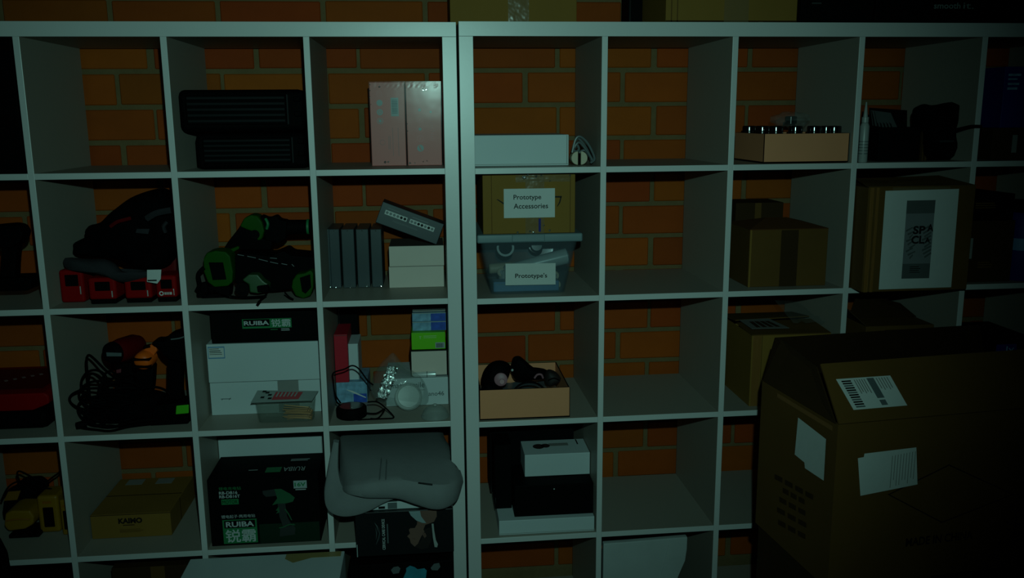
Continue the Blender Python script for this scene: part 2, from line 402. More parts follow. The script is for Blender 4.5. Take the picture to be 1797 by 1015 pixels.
b.dec('seam', KRAFTG, 0.0, 0.001, b.w, 0.005)
x0 = Q(1168, 37, 0.012).x; b = Bx('cardboard_box', 'kraft cardboard box with puckered tape on top of shelves, next to smooth black carton', 'box', (x0, 0.012, ZT), (Q(1398, 37, 0.012).x-x0, 0.26, 0.27), KRAFT)
tape_strip(b, 0.158, 0.0, 0.225, 0.27, seed=8); b.dec('crease', KRAFTD, 0.014, 0, 0.017, 0.27); b.dec('crease', KRAFTD, 0.03, 0, 0.033, 0.27); b.dec('seam', KRAFTG, 0, 0, b.w, 0.006)
for (u, wd, h) in ((0.17, 0.05, 0.006), (0.247, 0.012, 0.009)):
    MB().bb((u, -0.017, -0.0005), (u+wd, 0.0, 0.0008)).bb((u, -0.0182, -h), (u+wd, -0.0168, 0.0008)).build('tape_scrap', TAPE, b.o)
x0 = Q(1103, 37, 0.29).x; b = Bx('black_carton', 'plain black carton standing behind the taped kraft box on top of shelves', 'box', (x0, 0.29, ZT), (0.25, 0.10, 0.30), BLACK)
b.dec('panel_edge', BLACKG, 0.002, 0.002, 0.006, 0.298)
x0 = Q(1404, 37, 0.03).x; x1 = Q(1531, 37, 0.03).x; b = Bx('black_carton', 'narrow black carton on top of shelves between kraft box and large black carton', 'box', (x0, 0.03, ZT), (x1-x0, 0.28, 0.34), BLACK)
b.bars(mat('faint_print', (0.02, 0.024, 0.024), 0.6), 0.03, 0.045, 0.06, 0.085, 4)
x0 = x1+0.002; b = Bx('black_carton', 'large black carton lettered smooth it. on top of shelves at right', 'box', (x0, 0.02, ZT), (0.55, 0.30, 0.36), BLACK)
ta, tb = Q(1638, 18, 0.02), Q(1709, 5, 0.02)
b.text('smooth', mat('grey_lettering', (0.16, 0.2, 0.2), 0.5), ta.x-x0, ta.z-ZT+0.004, Q(1685, 12, 0.02).x-x0, tb.z-ZT, bold=0.012)
b.text('it.', mat('grey_lettering', (0.16, 0.2, 0.2), 0.5), Q(1690, 12, 0.02).x-x0, ta.z-ZT+0.004, tb.x-x0, tb.z-ZT)

# ================================================================== left unit, top row
def hard_case(label, loc, dim, seed):
    w_, d_, h_ = dim; r = root('hard_case', label, 'tool case', loc, group='black ribbed cases')
    MB().bb((0, 0.004, 0), (w_, d_, h_), 0.016, 3).build('shell', BLACKP, r)
    p = MB().bb((0.02, 0.0, h_*0.16), (w_*0.86, 0.012, h_*0.88), 0.003, 1).build('front_panel', BLACKP, r)
    rb = mat('ribbed_black', (0.0042, 0.006, 0.007), 0.6, 0.12)
    for k in range(5):
        z = h_*(0.22+0.135*k); MB().bb((0.024, -0.004, z), (w_*0.85, 0.003, z+h_*0.075), 0.0015, 1).build('rib', rb, p)
    MB().bb((w_*0.862, -0.003, h_*0.16), (w_*0.875, 0.008, h_*0.88), 0.001, 1).build('trim_strip', mat('dark_grey_trim', (0.016, 0.018, 0.019), 0.6, 0.1), r)
    for z in (0.35, 0.7): MB().bb((w_*0.92, -0.004, h_*z), (w_*0.975, 0.008, h_*z+0.014), 0.002, 1).build('latch', BLACKP, r)
l, d = pxbox(344, 541, 296, 234, 0.07, Z[1], 0.26); hard_case('black ribbed hard case, lower of two on the top shelf', l, d, 1)
zt = Z[1]+d[2]+0.005
l, d = pxbox(315, 536, 236, 157, 0.03, zt, 0.30); hard_case('black ribbed hard case with rounded ends, upper of two on the top shelf', l, (min(d[0], -0.3905-l[0]), d[1], d[2]), 2)
b = Bx('storage_case', 'plain black case filling the top left cubby at the edge of the picture', 'case', (-1.42, 0.01, Z[1]), (0.318, 0.36, 0.332), BLACKP, bev=0.006)
MB().bb((0.02, -0.004, 0.15), (0.298, 0.002, 0.16)).build('lid_seam', BLACKG, b.o); MB().bb((0.11, -0.008, 0.10), (0.2, 0.002, 0.125), 0.003).build('handle', BLACKG, b.o)

def pink_box(label, x0, x1, left):
    l, d = pxbox(x0, x1, 290.5, 144, 0.15, Z[1], 0.12)
    b = Bx('beauty_device_box', label, 'box', l, d, PINK, group='pink wrapped boxes'); W, H = b.w, b.h
    if left:
        for k, (v, f) in enumerate(((0.86, 0), (0.755, 1), (0.645, 1), (0.54, 0))):
            b.ring('icon', MINT if k != 0 else PINKL, 0.28*W, v*H, 0.088*W, bool(f))
            if not f: b.ring('icon_centre', MINT if k == 3 else PINKL, 0.28*W, v*H, 0.045*W, k == 3, t=0.0013)
            elif k == 2: b.ring('icon_centre', PINK, 0.28*W, v*H, 0.05*W, False, t=0.0015, wd=0.3)
        b.dec('barcode_label', MINT, 0.60*W, 0.595*H, 0.82*W, 0.815*H)
        b.bars(mat('teal_ink', (0.03, 0.09, 0.11)), 0.63*W, 0.62*H, 0.79*W, 0.79*H, 9, name='barcode', ragged=0, t=0.0013)
        b.ring('icon', mat('dim_pink_print', (0.34, 0.12, 0.12)), 0.33*W, 0.285*H, 0.08*W)
        for u in (0.5, 0.54, 0.62, 0.78): b.dec('fine_print', mat('dim_pink_print', (0.34, 0.12, 0.12)), u*W, (0.2 if u < 0.6 else 0.12)*H, (u+0.018)*W, (0.36 if u < 0.6 else 0.46)*H)
    else:
        for k, v in enumerate((0.785, 0.67, 0.555, 0.44, 0.325, 0.21)):
            b.ring('icon', PINKL if k < 5 else MINT, 0.38*W, v*H, 0.098*W, k == 5)
            if k in (1, 3): b.ring('icon_centre', MINT, 0.38*W, v*H, 0.045*W, True, t=0.0013)
            elif k in (2, 4): b.dec('icon_centre', PINKL, 0.355*W, (v-0.022)*H, 0.375*W, (v+0.022)*H, t=0.0013, skew=0.004)
            elif k == 5: b.dec('icon_centre', PINK, 0.39*W, (v-0.03)*H, 0.42*W, (v+0.03)*H, t=0.0016, skew=-0.006)
        cu, cv = 0.70*W, 0.645*H
        b.ring('sun_logo', MINT, cu, cv, 0.035*W, True)
        b.shape('sun_logo', PINKL, [[(cu+0.055*W*math.cos(a)-0.006*W*math.sin(a), cv+0.055*W*math.sin(a)+0.006*W*math.cos(a)), (cu+0.055*W*math.cos(a)+0.006*W*math.sin(a), cv+0.055*W*math.sin(a)-0.006*W*math.cos(a)), (cu+0.11*W*math.cos(a), cv+0.11*W*math.sin(a))] for a in [k*math.pi/4 for k in range(8)]])
        b.text('LumiNail', PINKL, 0.68*W, 0.30*H, 0.80*W, 0.585*H, rot=-90)
    b.film(seed=3 if left else 9)
    folds(b, [(0.30*W, 0.945*H, 0.0030), (0.38*W, 0.045*H, 0.0036), (0.48*W, 0.05*H, 0.0026), (0.02*W, 0.97*H, 0.0022), (0.02*W, 0.90*H, 0.0018), (0.02*W, 0.82*H, 0.0018), (0.03*W, 0.74*H, 0.0014)] if left else [(0.50*W, 0.905*H, 0.0036), (0.58*W, 0.91*H, 0.0022), (0.05*W, 0.03*H, 0.0030), (0.2*W, 0.03*H, 0.002), (0.45*W, 0.05*H, 0.0024), (0.56*W, 0.055*H, 0.002), (0.02*W, 0.50*H, 0.0016), (0.02*W, 0.42*H, 0.0018)], 2)
pink_box('shrink-wrapped pink box with a barcode label, left of the pair', 653, 713.5, True)
pink_box('shrink-wrapped pink box with sun logo and column of icons, right of the pair', 716, 776, False)

# ================================================================== right unit, top row
l, d = pxbox(832.5, 998, 291, 237, 0.06, Z[1], 0.24)
b = Bx('white_box', 'long low white box on the top shelf beside a coiled grey cord', 'box', l, d, WHITE, bev=0.002)
b.dec('lid_edge', GREYC, b.w-0.006, 0.004, b.w-0.0045, b.h-0.002); b.dec('lid_edge', GREYC, 0.001, 0.004, b.w-0.001, 0.0052)
Y = 0.05; t = Th('coiled_cord', 'coiled grey cord with round ivory plug beside the long white box', 'cord', (Q(1022, 289, Y).x, Y, Z[1]))
for sx, (xa, xb) in ((-1, (1002.5, 1014.5)), (1, (1019.5, 1031))):
    c = Q((xb if sx < 0 else xa), 280, Y); r = 0.0185; n = 14
    pts = [c+Vector((sx*r*math.sin(math.pi*k/n), 0, -r*math.cos(math.pi*k/n)+0.0005)) for k in range(n+1)]
    o = Vector((0, 0, Z[1]+r+0.0006-c.z)); pts = [p+o for p in pts]
    t.add(MB().prism(pts, 0.035, 0.0015), 'plug_half', IVORY)
t.add(MB().bb(Q(1014.5, 290, Y)+Vector((0, 0.006, 0.002)), Q(1019.5, 270, Y)+Vector((0, 0.03, 0))), 'plug_core', BLACKP)
for k, pts in enumerate(([(1004, 268), (1010, 245), (1018, 240), (1030, 250), (1040, 268), (1043, 280), (1036, 286)], [(1006, 262), (1016, 250), (1028, 262), (1038, 278), (1040, 285)], [(1005, 258), (1012, 254), (1016, 262), (1010, 266), (1005, 260)], [(1016, 268), (1026, 264), (1036, 276), (1041, 281)], [(1008, 250), (1014, 243), (1022, 250), (1032, 266), (1038, 282)])):
    t.add(MB().tube([Q(x, y, Y+0.004*k) for x, y in pts], 0.0034, 8, 5), 'cord_loop', GREYP)

def tray(name, label, c0, c1, depth, h, th=0.003, rzadd=0.0):
    """open card tray: c0/c1 are its front bottom corners"""
    rz = math.atan2(c1.y-c0.y, c1.x-c0.x); W = (c1-c0).length
    r = root(name, label, 'tray', c0, rz)
    MB().bb((0, 0, 0), (W, depth, 0.003)).build('base', BLACK, r)
    for n, a, c_ in (('front_wall', (0, 0, 0.003), (W, th, h)), ('back_wall', (0, depth-th, 0.003), (W, depth, h)), ('side_wall', (0, th, 0.003), (th, depth-th, h)), ('side_wall', (W-th, th, 0.003), (W, depth-th, h))):
        o = MB().bb(a, c_).build(n, TAN, r)
        e = 0.0012
        MB().bb((a[0], a[1], h), (c_[0], c_[1], h+0.0008)).build('rim', BLACK, o)
    for x in (-0.0016, W): MB().bb((x, -0.0012, 0), (x+0.0016, 0.0016, h)).build('black_edge', BLACK, r)
    MB().bb((-0.001, -0.0016, -0.0), (W+0.001, 0.0, 0.0028)).build('black_edge', BLACK, r)
    return r, W, Matrix.Translation(c0) @ Matrix.Rotation(rz, 4, 'Z')
c0 = QZ(1340, 287, Z[1]+0.0002); Yt = ry(0.95)+0.02; c0 = Vector((Q(1340, 287, Yt).x, Yt, Z[1]+0.0019)); c1 = Vector((min(Q(1495, 286, Yt).x, 1.0795), Yt, Z[1]+0.0019))
hT = Q(1400, 236, Yt).z-Z[1]
trr, TW, TM = tray('card_tray', 'tan card tray of glossy black jars on the top shelf', c0, c1, 0.235, hT)
jx = [1315, 1338, 1362, 1396, 1429, 1450, 1464]; ords = ['leftmost', 'second', 'third', 'fourth', 'fifth', 'sixth', 'rightmost']
for k, x in enumerate(jx):
    yy = Yt+(0.05, 0.05, 0.03, 0.03, 0.03, 0.05, 0.03)[k]+0.006; yy = yy if k not in (0,) else Yt+0.18
    rr = 0.0195 if k not in (5,) else 0.017
    if k == 5: yy = Yt+0.085
    if k == 1: yy = Yt+0.085
    if k == 6: yy = Yt+0.034
    p = Q(x, 225, yy); t = Th('jar', f'glossy black jar in tan tray on top shelf, {ords[k]} counting from the left' if k not in (0, 6) else f'glossy black jar in tan tray on top shelf, {ords[k]} of the row', 'jar', (p.x, yy, Z[1]+0.0054), group='black jars in the tan tray')
    hz_ = Q(x, 219, yy).z-Z[1]-0.0054
    t.add(MB().lathe((p.x, yy, Z[1]+0.0054), (0, 0, 1), [(0, rr*0.92), (0.002, rr*0.97), (hz_*0.66, rr*0.97), (hz_*0.68, rr*0.86)]), 'jar_body', BLACKG)
    t.add(MB().lathe((p.x, yy, Z[1]+0.0056+hz_*0.68), (0, 0, 1), [(0, rr)]+[(hz_*0.29-0.004+0.004*math.sin(a), rr-0.004+0.004*math.cos(a)) for a in (0, 0.25, 0.5, 0.75, 1.0, 1.25, 1.5)], 36), 'lid', BLACKG)
    t.add(MB().lathe((p.x, yy, Z[1]+0.0056+hz_*0.80), (0, 0, 1), [(0, rr*1.02), (hz_*0.03, rr*1.02)]), 'lid_ring', BLACKG)
def crumple(name, label, cat, c, rad, m, amp=0.35, seed=1, n=20, flat=None):
    mb = MB(); mb.ball(c, rad, n)
    for v in mb.bm.verts:
        dlt = v.co-Vector(c); v.co = Vector(c)+dlt*(1+amp*noise.noise(v.co*55+Vector((seed, 0, 0))))
        if flat is not None: v.co.z = max(v.co.z, flat)
    return mb
p = Q(1388, 210, Yt+0.14); t = Th('plastic_bag', 'crumpled clear bag lying on the black jars in the tan tray', 'bag', (p.x, p.y, p.z-0.02))
t.add(crumple('', '', '', p, (0.055, 0.05, 0.022), BAG, seed=4), 'bag_body', BAG); t.add(MB().lathe(p-Vector((0, 0, 0.012)), (0, 0, 1), [(0, 0.017), (0.02, 0.017), (0.022, 0.014)]), 'cap', BLACKG)
# bottle with nozzle
Y = ry(1.1)-0.006+0.03; p = Q(1512.5, 287, Y); p.z = Z[1]; H = Q(1512, 179, Y).z-Z[1]; r = 0.0125
p = Vector((max(p.x, 1.1+0.026), Y, Z[1]))
t = Th('nozzle_bottle', 'slim white bottle with pointed nozzle standing by the shelf divider', 'bottle', p)
t.add(MB().lathe(p, (0, 0, 1), [(0, r*0.9), (0.003, r), (H*0.60, r), (H*0.655, r*0.72), (H*0.66, r*0.5)]), 'bottle_body', GREYL)
t.add(MB().lathe(p+Vector((0, 0, H*0.66)), (0, 0, 1), [(0, r*0.75), (H*0.09, r*0.75), (H*0.095, r*0.5), (H*0.33, r*0.16), (H*0.34, r*0.1)]), 'nozzle', GREYL)
for k in range(5): t.add(MB().lathe(p+Vector((0, 0, H*(0.14+0.05*k))), (0, 0, 1), [(0, r*1.012), (H*0.014, r*1.012)]), 'print_line', GREYP)
# dark open carton with barcode, and black bag
Yb = ry(1.2)+0.06
x0 = Q(1540, 282, Yb).x; zl = Z[1]
b = Bx('black_carton', 'open black carton with barcoded flap beside the white nozzle bottle', 'box', (x0, Yb, zl), (Q(1612, 282, Yb).x-x0, 0.13, 0.095), BLACK)
fl_ = MB(); fl_.prism([Vector((-0.022, 0.02, 0.088)), Vector((b.w-0.03, 0.02, 0.075)), Vector((b.w-0.015, 0.055, 0.142)), Vector((-0.006, 0.055, 0.150))], 0.003); fl_.build('flap', BLACK, b.o)
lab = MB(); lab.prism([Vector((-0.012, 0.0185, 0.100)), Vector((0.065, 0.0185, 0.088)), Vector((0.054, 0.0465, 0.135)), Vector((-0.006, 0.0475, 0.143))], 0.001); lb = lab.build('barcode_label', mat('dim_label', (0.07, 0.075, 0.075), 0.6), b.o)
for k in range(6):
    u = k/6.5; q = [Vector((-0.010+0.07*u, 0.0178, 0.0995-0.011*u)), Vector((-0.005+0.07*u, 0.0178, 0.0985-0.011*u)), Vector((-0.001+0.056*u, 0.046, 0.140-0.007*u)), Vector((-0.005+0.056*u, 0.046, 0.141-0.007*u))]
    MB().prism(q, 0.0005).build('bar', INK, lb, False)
x0 = Q(1614, 284, Yb).x
b = Bx('brown_carton', 'small brown carton between the black carton and black bag on top shelf', 'box', (x0, Yb, zl), (0.022, 0.12, 0.085), KRAFTG); b.dec('tape', KRAFTD, 0.005, 0, 0.008, 0.085); b.dec('tape', KRAFTD, 0.014, 0, 0.017, 0.085)
Y = ry(1.3)+0.015; pts = [(1638, 285), (1632, 240), (1630, 200), (1634, 186), (1645, 182), (1656, 184), (1668, 183), (1682, 180), (1700, 180), (1705, 200), (1704, 230), (1703, 284)]
P_ = PX(pts, Y); 
for p in P_: p.z = max(p.z, Z[1]+0.0004); p.x = min(p.x, 1.418)
t = Th('black_bag', 'slumped black bag standing in the cubby with the nozzle bottle', 'bag', (Q(1668, 285, Y).x, Y, Z[1])); t.lim = (None, 1.43, Z[1]); t.add(MB().pillow(P_, 0.13, lump=0.01, seed=5), 'bag_body', CLOTH)
t.lim = None; t.add(MB().tube([Q(1660, 232, Y-0.004), Q(1690, 225, Y-0.012), Q(1705, 222, ry(1.4)-0.012), Q(1722, 222, ry(1.45)-0.010)], 0.0045, 8, 3), 'strap', CLOTH)
t.add(MB().bb(Q(1650, 250, Y-0.002), Q(1672, 246, Y+0.004)), 'logo_patch', mat('dim_logo', (0.012, 0.02, 0.022)))
# far right cubby, top row
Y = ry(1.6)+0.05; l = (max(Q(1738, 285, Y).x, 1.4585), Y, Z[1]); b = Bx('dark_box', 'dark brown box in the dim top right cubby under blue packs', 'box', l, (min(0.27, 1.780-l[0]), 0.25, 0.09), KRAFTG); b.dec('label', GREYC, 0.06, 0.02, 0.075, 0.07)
zb = Z[1]+0.0905
b = Bx('blue_pack', 'dark blue pack standing at far right of the top row, left of its pair', 'pack', (Q(1757, 200, Y).x, Y, zb), (0.065, 0.2, 0.17), BLUED); b.bars(BLUEL, 0.01, 0.1, 0.05, 0.15, 4)
b = Bx('blue_pack', 'dark blue pack at far right of the top row, cut by picture edge', 'pack', (Q(1757, 200, Y).x+0.068, Y, zb), (0.070, 0.2, 0.11), BLUED); b.bars(BLUEL, 0.01, 0.02, 0.06, 0.07, 4)

# ================================================================== left unit, second row
Y = 0.06; z0 = Z[2]
t = Th('cordless_drill', 'black cordless drill standing on its battery at the left picture edge', 'drill', (Q(15, 510, Y).x, Y, z0))
t.add(MB().prism(PX([(-40, 400), (-5, 396), (20, 394), (34, 398), (40, 410), (36, 424), (20, 436), (-10, 436), (-40, 430)], Y), 0.06, 0.008), 'motor_housing', BLACKP)
t.add(MB().prism(PX([(2, 430), (30, 430), (27, 460), (26, 490), (-2, 490), (0, 460)], Y+0.01), 0.04, 0.006), 'handle', BLACKP)
bp = PX([(-25, 489), (46, 487), (55, 492), (54, 508), (45, 511), (-25, 513)], Y-0.005)
for p in bp: p.z = max(p.z, z0+0.0005)
t.add(MB().prism(bp, 0.075, 0.004), 'battery', BLACKP)
t.add(MB().cyl(Q(-40, 415, Y)+Vector((0, 0.03, 0)), Q(-75, 416, Y)+Vector((0, 0.03, 0)), 0.022, 0.016), 'chuck', GREYP)
# red tools
def battery_pack(name, label, x0, x1, yt, yb, Y, m, d=0.09, group=None, logo=False, base=True):
    l, dim = pxbox(x0, x1, yb, yt, Y, z0, d); w_, d_, h_ = dim; r = root(name, label, 'battery', l, group=group)
    MB().bb((0, 0, h_*0.16 if base else 0), (w_, d_, h_), min(0.008, h_*0.18), 3).build('housing', m, r)
    if base: MB().bb((0.003, 0.002, 0), (w_-0.003, d_-0.003, h_*0.2), 0.003).build('rail', BLACKP, r)
    MB().bb((w_*0.24, -0.0015, h_*0.50), (w_*0.80, 0.004, h_*0.86), 0.002, 1).build('vent_window', BLACKP, r)
    MB().bb((w_*0.83, -0.0012, h_*0.26), (w_*0.87, 0.003, h_*0.50)).build('latch', GREYL if not logo else PAPER, r)
    if logo:
        MB().bb((w_*0.12, -0.0015, h_*0.22), (w_*0.86, 0.003, h_*0.46), 0.001, 1).build('brand_plate', RED, r)
        bb = Bx.__new__(Bx); bb.o = r; bb.w, bb.d, bb.h = dim
        bb.ring('logo', PAPER, w_*0.27, h_*0.34, h_*0.085, False, t=0.0022, wd=0.45); bb.bars(PAPER, w_*0.42, h_*0.29, w_*0.78, h_*0.385, 6, t=0.0022, vertical=True, name='logo', ragged=0, fill=0.7)
    return r
G = 'red battery packs under the black jacket'
battery_pack('battery_pack', 'square red battery pack at left end under the black jacket', 107, 150, 474, 529, 0.075, RED, 0.1, G, base=False)
battery_pack('battery_pack', 'low red battery pack second from left under the black jacket', 157, 206, 488, 533, 0.045, RED, 0.09, G)
battery_pack('battery_pack', 'low red battery pack right of centre, below the white tag', 220, 268, 488, 531, 0.05, RED, 0.09, G)
battery_pack('battery_pack', 'red battery pack with white logo plate beside the shelf divider', 275, 312, 484, 530, 0.05, RED, 0.09, G, logo=True)
Y = 0.15; t = Th('red_tool', 'red power tool body standing behind the logo battery pack', 'power tool', (Q(300, 490, Y).x, Y, z0))
rp = PX([(282, 520), (280, 445), (288, 418), (302, 405), (309, 420), (311, 520)], Y)
for p in rp: p.z = max(p.z, z0+0.0005)
t.add(MB().prism(rp, 0.1, 0.008), 'housing', REDD); t.add(MB().bb(Q(286, 458, Y-0.002), Q(298, 455, Y+0.003)), 'rating_mark', PINKL)
Y = 0.10; zj = Q(150, 470, 0.075).z
jk = [(100, 444), (103, 436), (126, 423), (128, 406), (150, 399), (165, 384), (180, 372), (205, 354), (235, 342), (262, 336), (278, 340), (287, 352), (292, 364), (304, 362), (308, 400), (306, 440), (290, 476), (262, 486), (238, 490), (210, 474), (170, 462), (108, 456)]
t = Th('jacket', 'black jacket with grey lining heaped over the red battery packs', 'jacket', Q(200, 488, Y))
t.add(MB().pillow(PX(jk, Y-0.03), 0.22, rings=10, lump=0.022, seed=11, cen=Q(215, 425, Y-0.03)), 'jacket_body', CLOTH)
t.add(MB().pillow(PX([(106, 456), (150, 458), (176, 458), (195, 468), (210, 484), (235, 488), (254, 480), (250, 492), (225, 500), (200, 498), (180, 488), (150, 480), (110, 476)], 0.03), 0.06, rings=6, lump=0.01, seed=3, cen=Q(185, 478, 0.03)), 'lining', DCLOTH)
t.add(MB().tube([Q(194, 398, Y-0.043), Q(205, 390, Y-0.046), Q(218, 386, Y-0.045), Q(230, 383, Y-0.042)], 0.005, 6), 'red_piping', REDD)
t.add(MB().tube([Q(258, 384, Y-0.04), Q(275, 374, Y-0.045), Q(300, 369, Y-0.04)], 0.009, 6), 'collar_fold', DCLOTH)
t.add(MB().tube([Q(290, 408, Y-0.04), Q(287, 398, Y-0.046), Q(293, 390, Y-0.042)], 0.005, 6), 'collar_fold', DCLOTH)
t.add(MB().prism(PX([(240, 402), (262, 402), (260, 411), (238, 409)], Y-0.048), 0.004), 'patch', DCLOTH)
t.add(MB().prism(PX([(258, 474), (283, 473.5), (282, 490), (276, 498), (258, 495)], 0.022), 0.0015), 'tag', PAPER, label='white paper tag')
t.add(MB().bb(Q(259, 494, 0.021), Q(275, 491, 0.0222)), 'tag_print', INK)
# green tools
Y = 0.05
t = Th('green_charger', 'green framed tool with square black window, front left of green tools', 'power tool', (Q(385, 505, Y).x, Y, z0))
t.add(MB().prism(PX([(356, 455), (362, 444), (378, 440), (396, 442), (404, 450), (409, 478), (408, 496), (400, 503), (376, 505), (364, 496), (357, 478)], Y), 0.07, 0.006), 'housing', GREEN)
t.add(MB().prism(PX([(366, 461), (391, 461), (397, 491), (373, 492)], Y-0.003), 0.006, 0.001), 'window', BLACKP)
t.add(MB().prism(PX([(360, 503), (404, 503), (402, 522), (352, 524)], Y+0.02), 0.05, 0.004), 'foot', BLACKP)
t.add(MB().tube([Q(358, 470, Y), Q(348, 482, Y), Q(350, 500, Y), Q(345, 512, Y)], 0.006, 8), 'bail', BLACKP)
t.add(MB().prism(PX([(345, 500), (362, 496), (366, 515), (360, 523), (344, 522)], Y+0.005), 0.03, 0.004), 'knob', BLACKP)
Y = 0.12
t = Th('angle_drill', 'black and green angle drill lying across the other green tools', 'drill', (Q(470, 440, Y).x, Y, Q(470, 455, Y).z))
t.add(MB().prism(PX([(390, 440), (400, 424), (416, 404), (424, 392), (440, 398), (462, 420), (478, 424), (476, 440), (430, 440)], Y), 0.06, 0.006), 'arm', BLACKP)
t.add(MB().prism(PX([(420, 398), (428, 383), (440, 377), (452, 379), (460, 390), (464, 406), (460, 420), (452, 424), (446, 408), (434, 404)], Y-0.008), 0.06, 0.006), 'gear_head', GREEN)
t.add(MB().cyl(Q(447, 412, Y-0.012), Q(447, 412, Y-0.002), 0.013), 'spindle', BLACKP)
t.add(MB().prism(PX([(456, 378), (470, 384), (484, 378), (490, 386), (504, 388), (502, 420), (488, 428), (466, 424), (460, 400)], Y+0.004), 0.05, 0.006), 'motor_housing', BLACKP)
t.add(MB().cyl(Q(495, 399, Y+0.03), Q(551, 398, Y+0.03), 0.021, 0.020), 'handle', BLACKP)
t.add(MB().cyl(Q(539, 398, Y+0.03), Q(543, 398, Y+0.03), 0.0215), 'grip_ring', GREENP)
t.add(MB().tube([Q(466, 384, Y+0.0), Q(470, 393, Y-0.004), Q(468, 402, Y)], 0.004, 6), 'collar', GREENP)
t.add(MB().prism(PX([(398, 440), (418, 432), (420, 437), (402, 447)], Y-0.012), 0.02, 0.003), 'side_grip', GREEN)
Y = 0.075
t = Th('long_black_tool', 'long black power tool body with a line of pale print among green tools', 'power tool', (Q(480, 512, Y).x, Y, z0))
lp = PX([(412, 446), (440, 446), (474, 450), (498, 440), (508, 448), (552, 452), (553, 505), (520, 508), (478, 513), (440, 512), (412, 498)], Y)
for p in lp: p.z = max(p.z, z0+0.0006); p.x = min(p.x, -0.391)
t.add(MB().prism(lp, 0.12, 0.006), 'housing', BLACKP)
for (xa, ya, xb, yb) in ((417, 447, 428, 449), (434, 450, 449, 453), (454, 455, 470, 459), (474, 460, 488, 463), (494, 463, 504, 465), (512, 464, 516, 468), (474, 453, 486, 454)):
    t.add(MB().tube([Q(xa, ya, Y-0.001), Q(xb, yb, Y-0.001)], 0.0011, 6), 'print', GREYP)
Y = 0.035
t = Th('green_drill', 'small green drill with black chuck pointing to the viewer', 'drill', (Q(440, 520, Y).x, Y, z0+0.0))
t.add(MB().cyl(Q(425, 510, Y-0.01)+Vector((0, 0, 0.002)), Q(427, 507, Y+0.04), 0.0185, 0.017), 'chuck', BLACKP)
t.add(MB().cyl(Q(425, 510, Y-0.016)+Vector((0, 0, 0.002)), Q(425, 510, Y-0.009)+Vector((0, 0, 0.002)), 0.007), 'chuck_jaw', BLACKP)
t.add(MB().prism(PX([(424, 492), (436, 482), (452, 482), (462, 494), (472, 500), (470, 512), (452, 516), (438, 514), (436, 500)], Y+0.005), 0.05, 0.005), 'housing', mat('dull_green', (0.02, 0.07, 0.02), 0.5))
t.add(MB().prism(PX([(450, 503), (470, 500), (472, 512), (452, 514)], Y-0.002), 0.02, 0.003), 'grip', BLACKP)
t = Th('green_tool', 'green and black tool frame upright at right end of green tools', 'power tool', (Q(530, 525, Y).x, Y-0.01, z0))
gp = PX([(513, 492), (520, 482), (534, 480), (545, 474), (550, 480), (550, 505), (545, 520), (532, 525), (518, 520), (511, 505)], Y)
for p in gp: p.z = max(p.z, z0+0.0006)
t.add(MB().prism(gp, 0.05, 0.005), 'frame', GREEN); t.add(MB().prism(PX([(526, 488), (544, 482), (546, 505), (536, 516), (530, 512)], Y-0.003), 0.006, 0.001), 'window', BLACKP)
t = Th('power_cord', 'black power cord with plug hanging over the shelf edge below green tools', 'cord', (Q(455, 522, 0.0).x, 0.0, z0))
t.add(MB().tube([Q(360, 515, 0.03), Q(380, 512, 0.015), Q(405, 520, 0.012), Q(430, 522, 0.01), Q(462, 520, 0.01), Q(467, 517, 0.012)], 0.0028, 6), 'cable', BLACKP)
t.add(MB().tube([Q(468, 517, 0.012), Q(460, 524, 0.002), Q(455, 530, -0.006)], 0.003, 6), 'cable', BLACKP)
t.add(MB().cyl(Q(456, 529, -0.006), Q(451, 537, -0.009), 0.0045, 0.0035), 'plug', BLACKP)
t.add(MB().tube([Q(500, 514, 0.02), Q(508, 522, 0.005), Q(515, 526, 0.004)], 0.0025, 6), 'cable', BLACKP)
# slim dark boxes, white boxes, tilted box
ed = [551, 576, 601, 626.5, 651.5, 674]; on = ['first from the divider, half hidden', 'second from the divider', 'middle one of five', 'fourth from the divider', 'last, beside the white boxes']
Ys = 0.185; XL = -0.3722
for k in range(5):
    l, d = pxbox(ed[k], ed[k+1], 505.7, 401, Ys+(0.006 if k == 0 else 0.0), z0, 0.15)
    if l[0] < XL: d = (d[0]-(XL-l[0]), d[1], d[2]); l = (XL, l[1], l[2])
    b = Bx('slim_box', f'slim dark shrink-wrapped box standing on edge, {on[k]}', 'box', (l[0]+0.0034, l[1], l[2]+0.0004), (d[0]-0.0058, d[1], d[2]-0.003), SLATE, group='slim dark boxes')
    b.film(seed=20+k, off=0.0010, amp=0.0011)
    folds(b, [(b.w*(0.3+0.13*k), 0.003, 0.0028), (b.w*0.75, 0.006, 0.002), (b.w*0.5, b.h-0.004, 0.0020)], k)
Yw = 0.17; l, d = pxbox(683.5, 779.5, 503.5, 467.5, Yw, z0, 0.16)
b = Bx('white_box', 'off-white box, lower of two beside the slim dark boxes', 'box', l, d, CREAM, bev=0.001, group='paired off-white boxes'); b.dec('lid_seam', GREYC, 0, b.h-0.0012, b.w, b.h-0.0004)
z1 = z0+d[2]+0.0006; l2, d2 = pxbox(683.5, 779.5, 467, 432, Yw, z1, 0.16)
b = Bx('white_box', 'off-white box with dark grey top, upper of two under the tilted box', 'box', (l2[0], Yw, z1), d2, CREAM, bev=0.001, group='paired off-white boxes')
MB().bb((0.001, 0.001, b.h), (b.w-0.001, b.d-0.001, b.h+0.001)).build('lid', mat('charcoal_card', (0.05, 0.045, 0.04), 0.7), b.o)  # top sheet much darker than the off-white sides
ztop = z1+d2[2]+0.0012
Yt2 = 0.16; A = Q(671, 354, Yt2); Bq = Q(778.5, 394, Yt2); C_ = Q(766, 430, Yt2); D_ = Q(659.5, 391, Yt2)
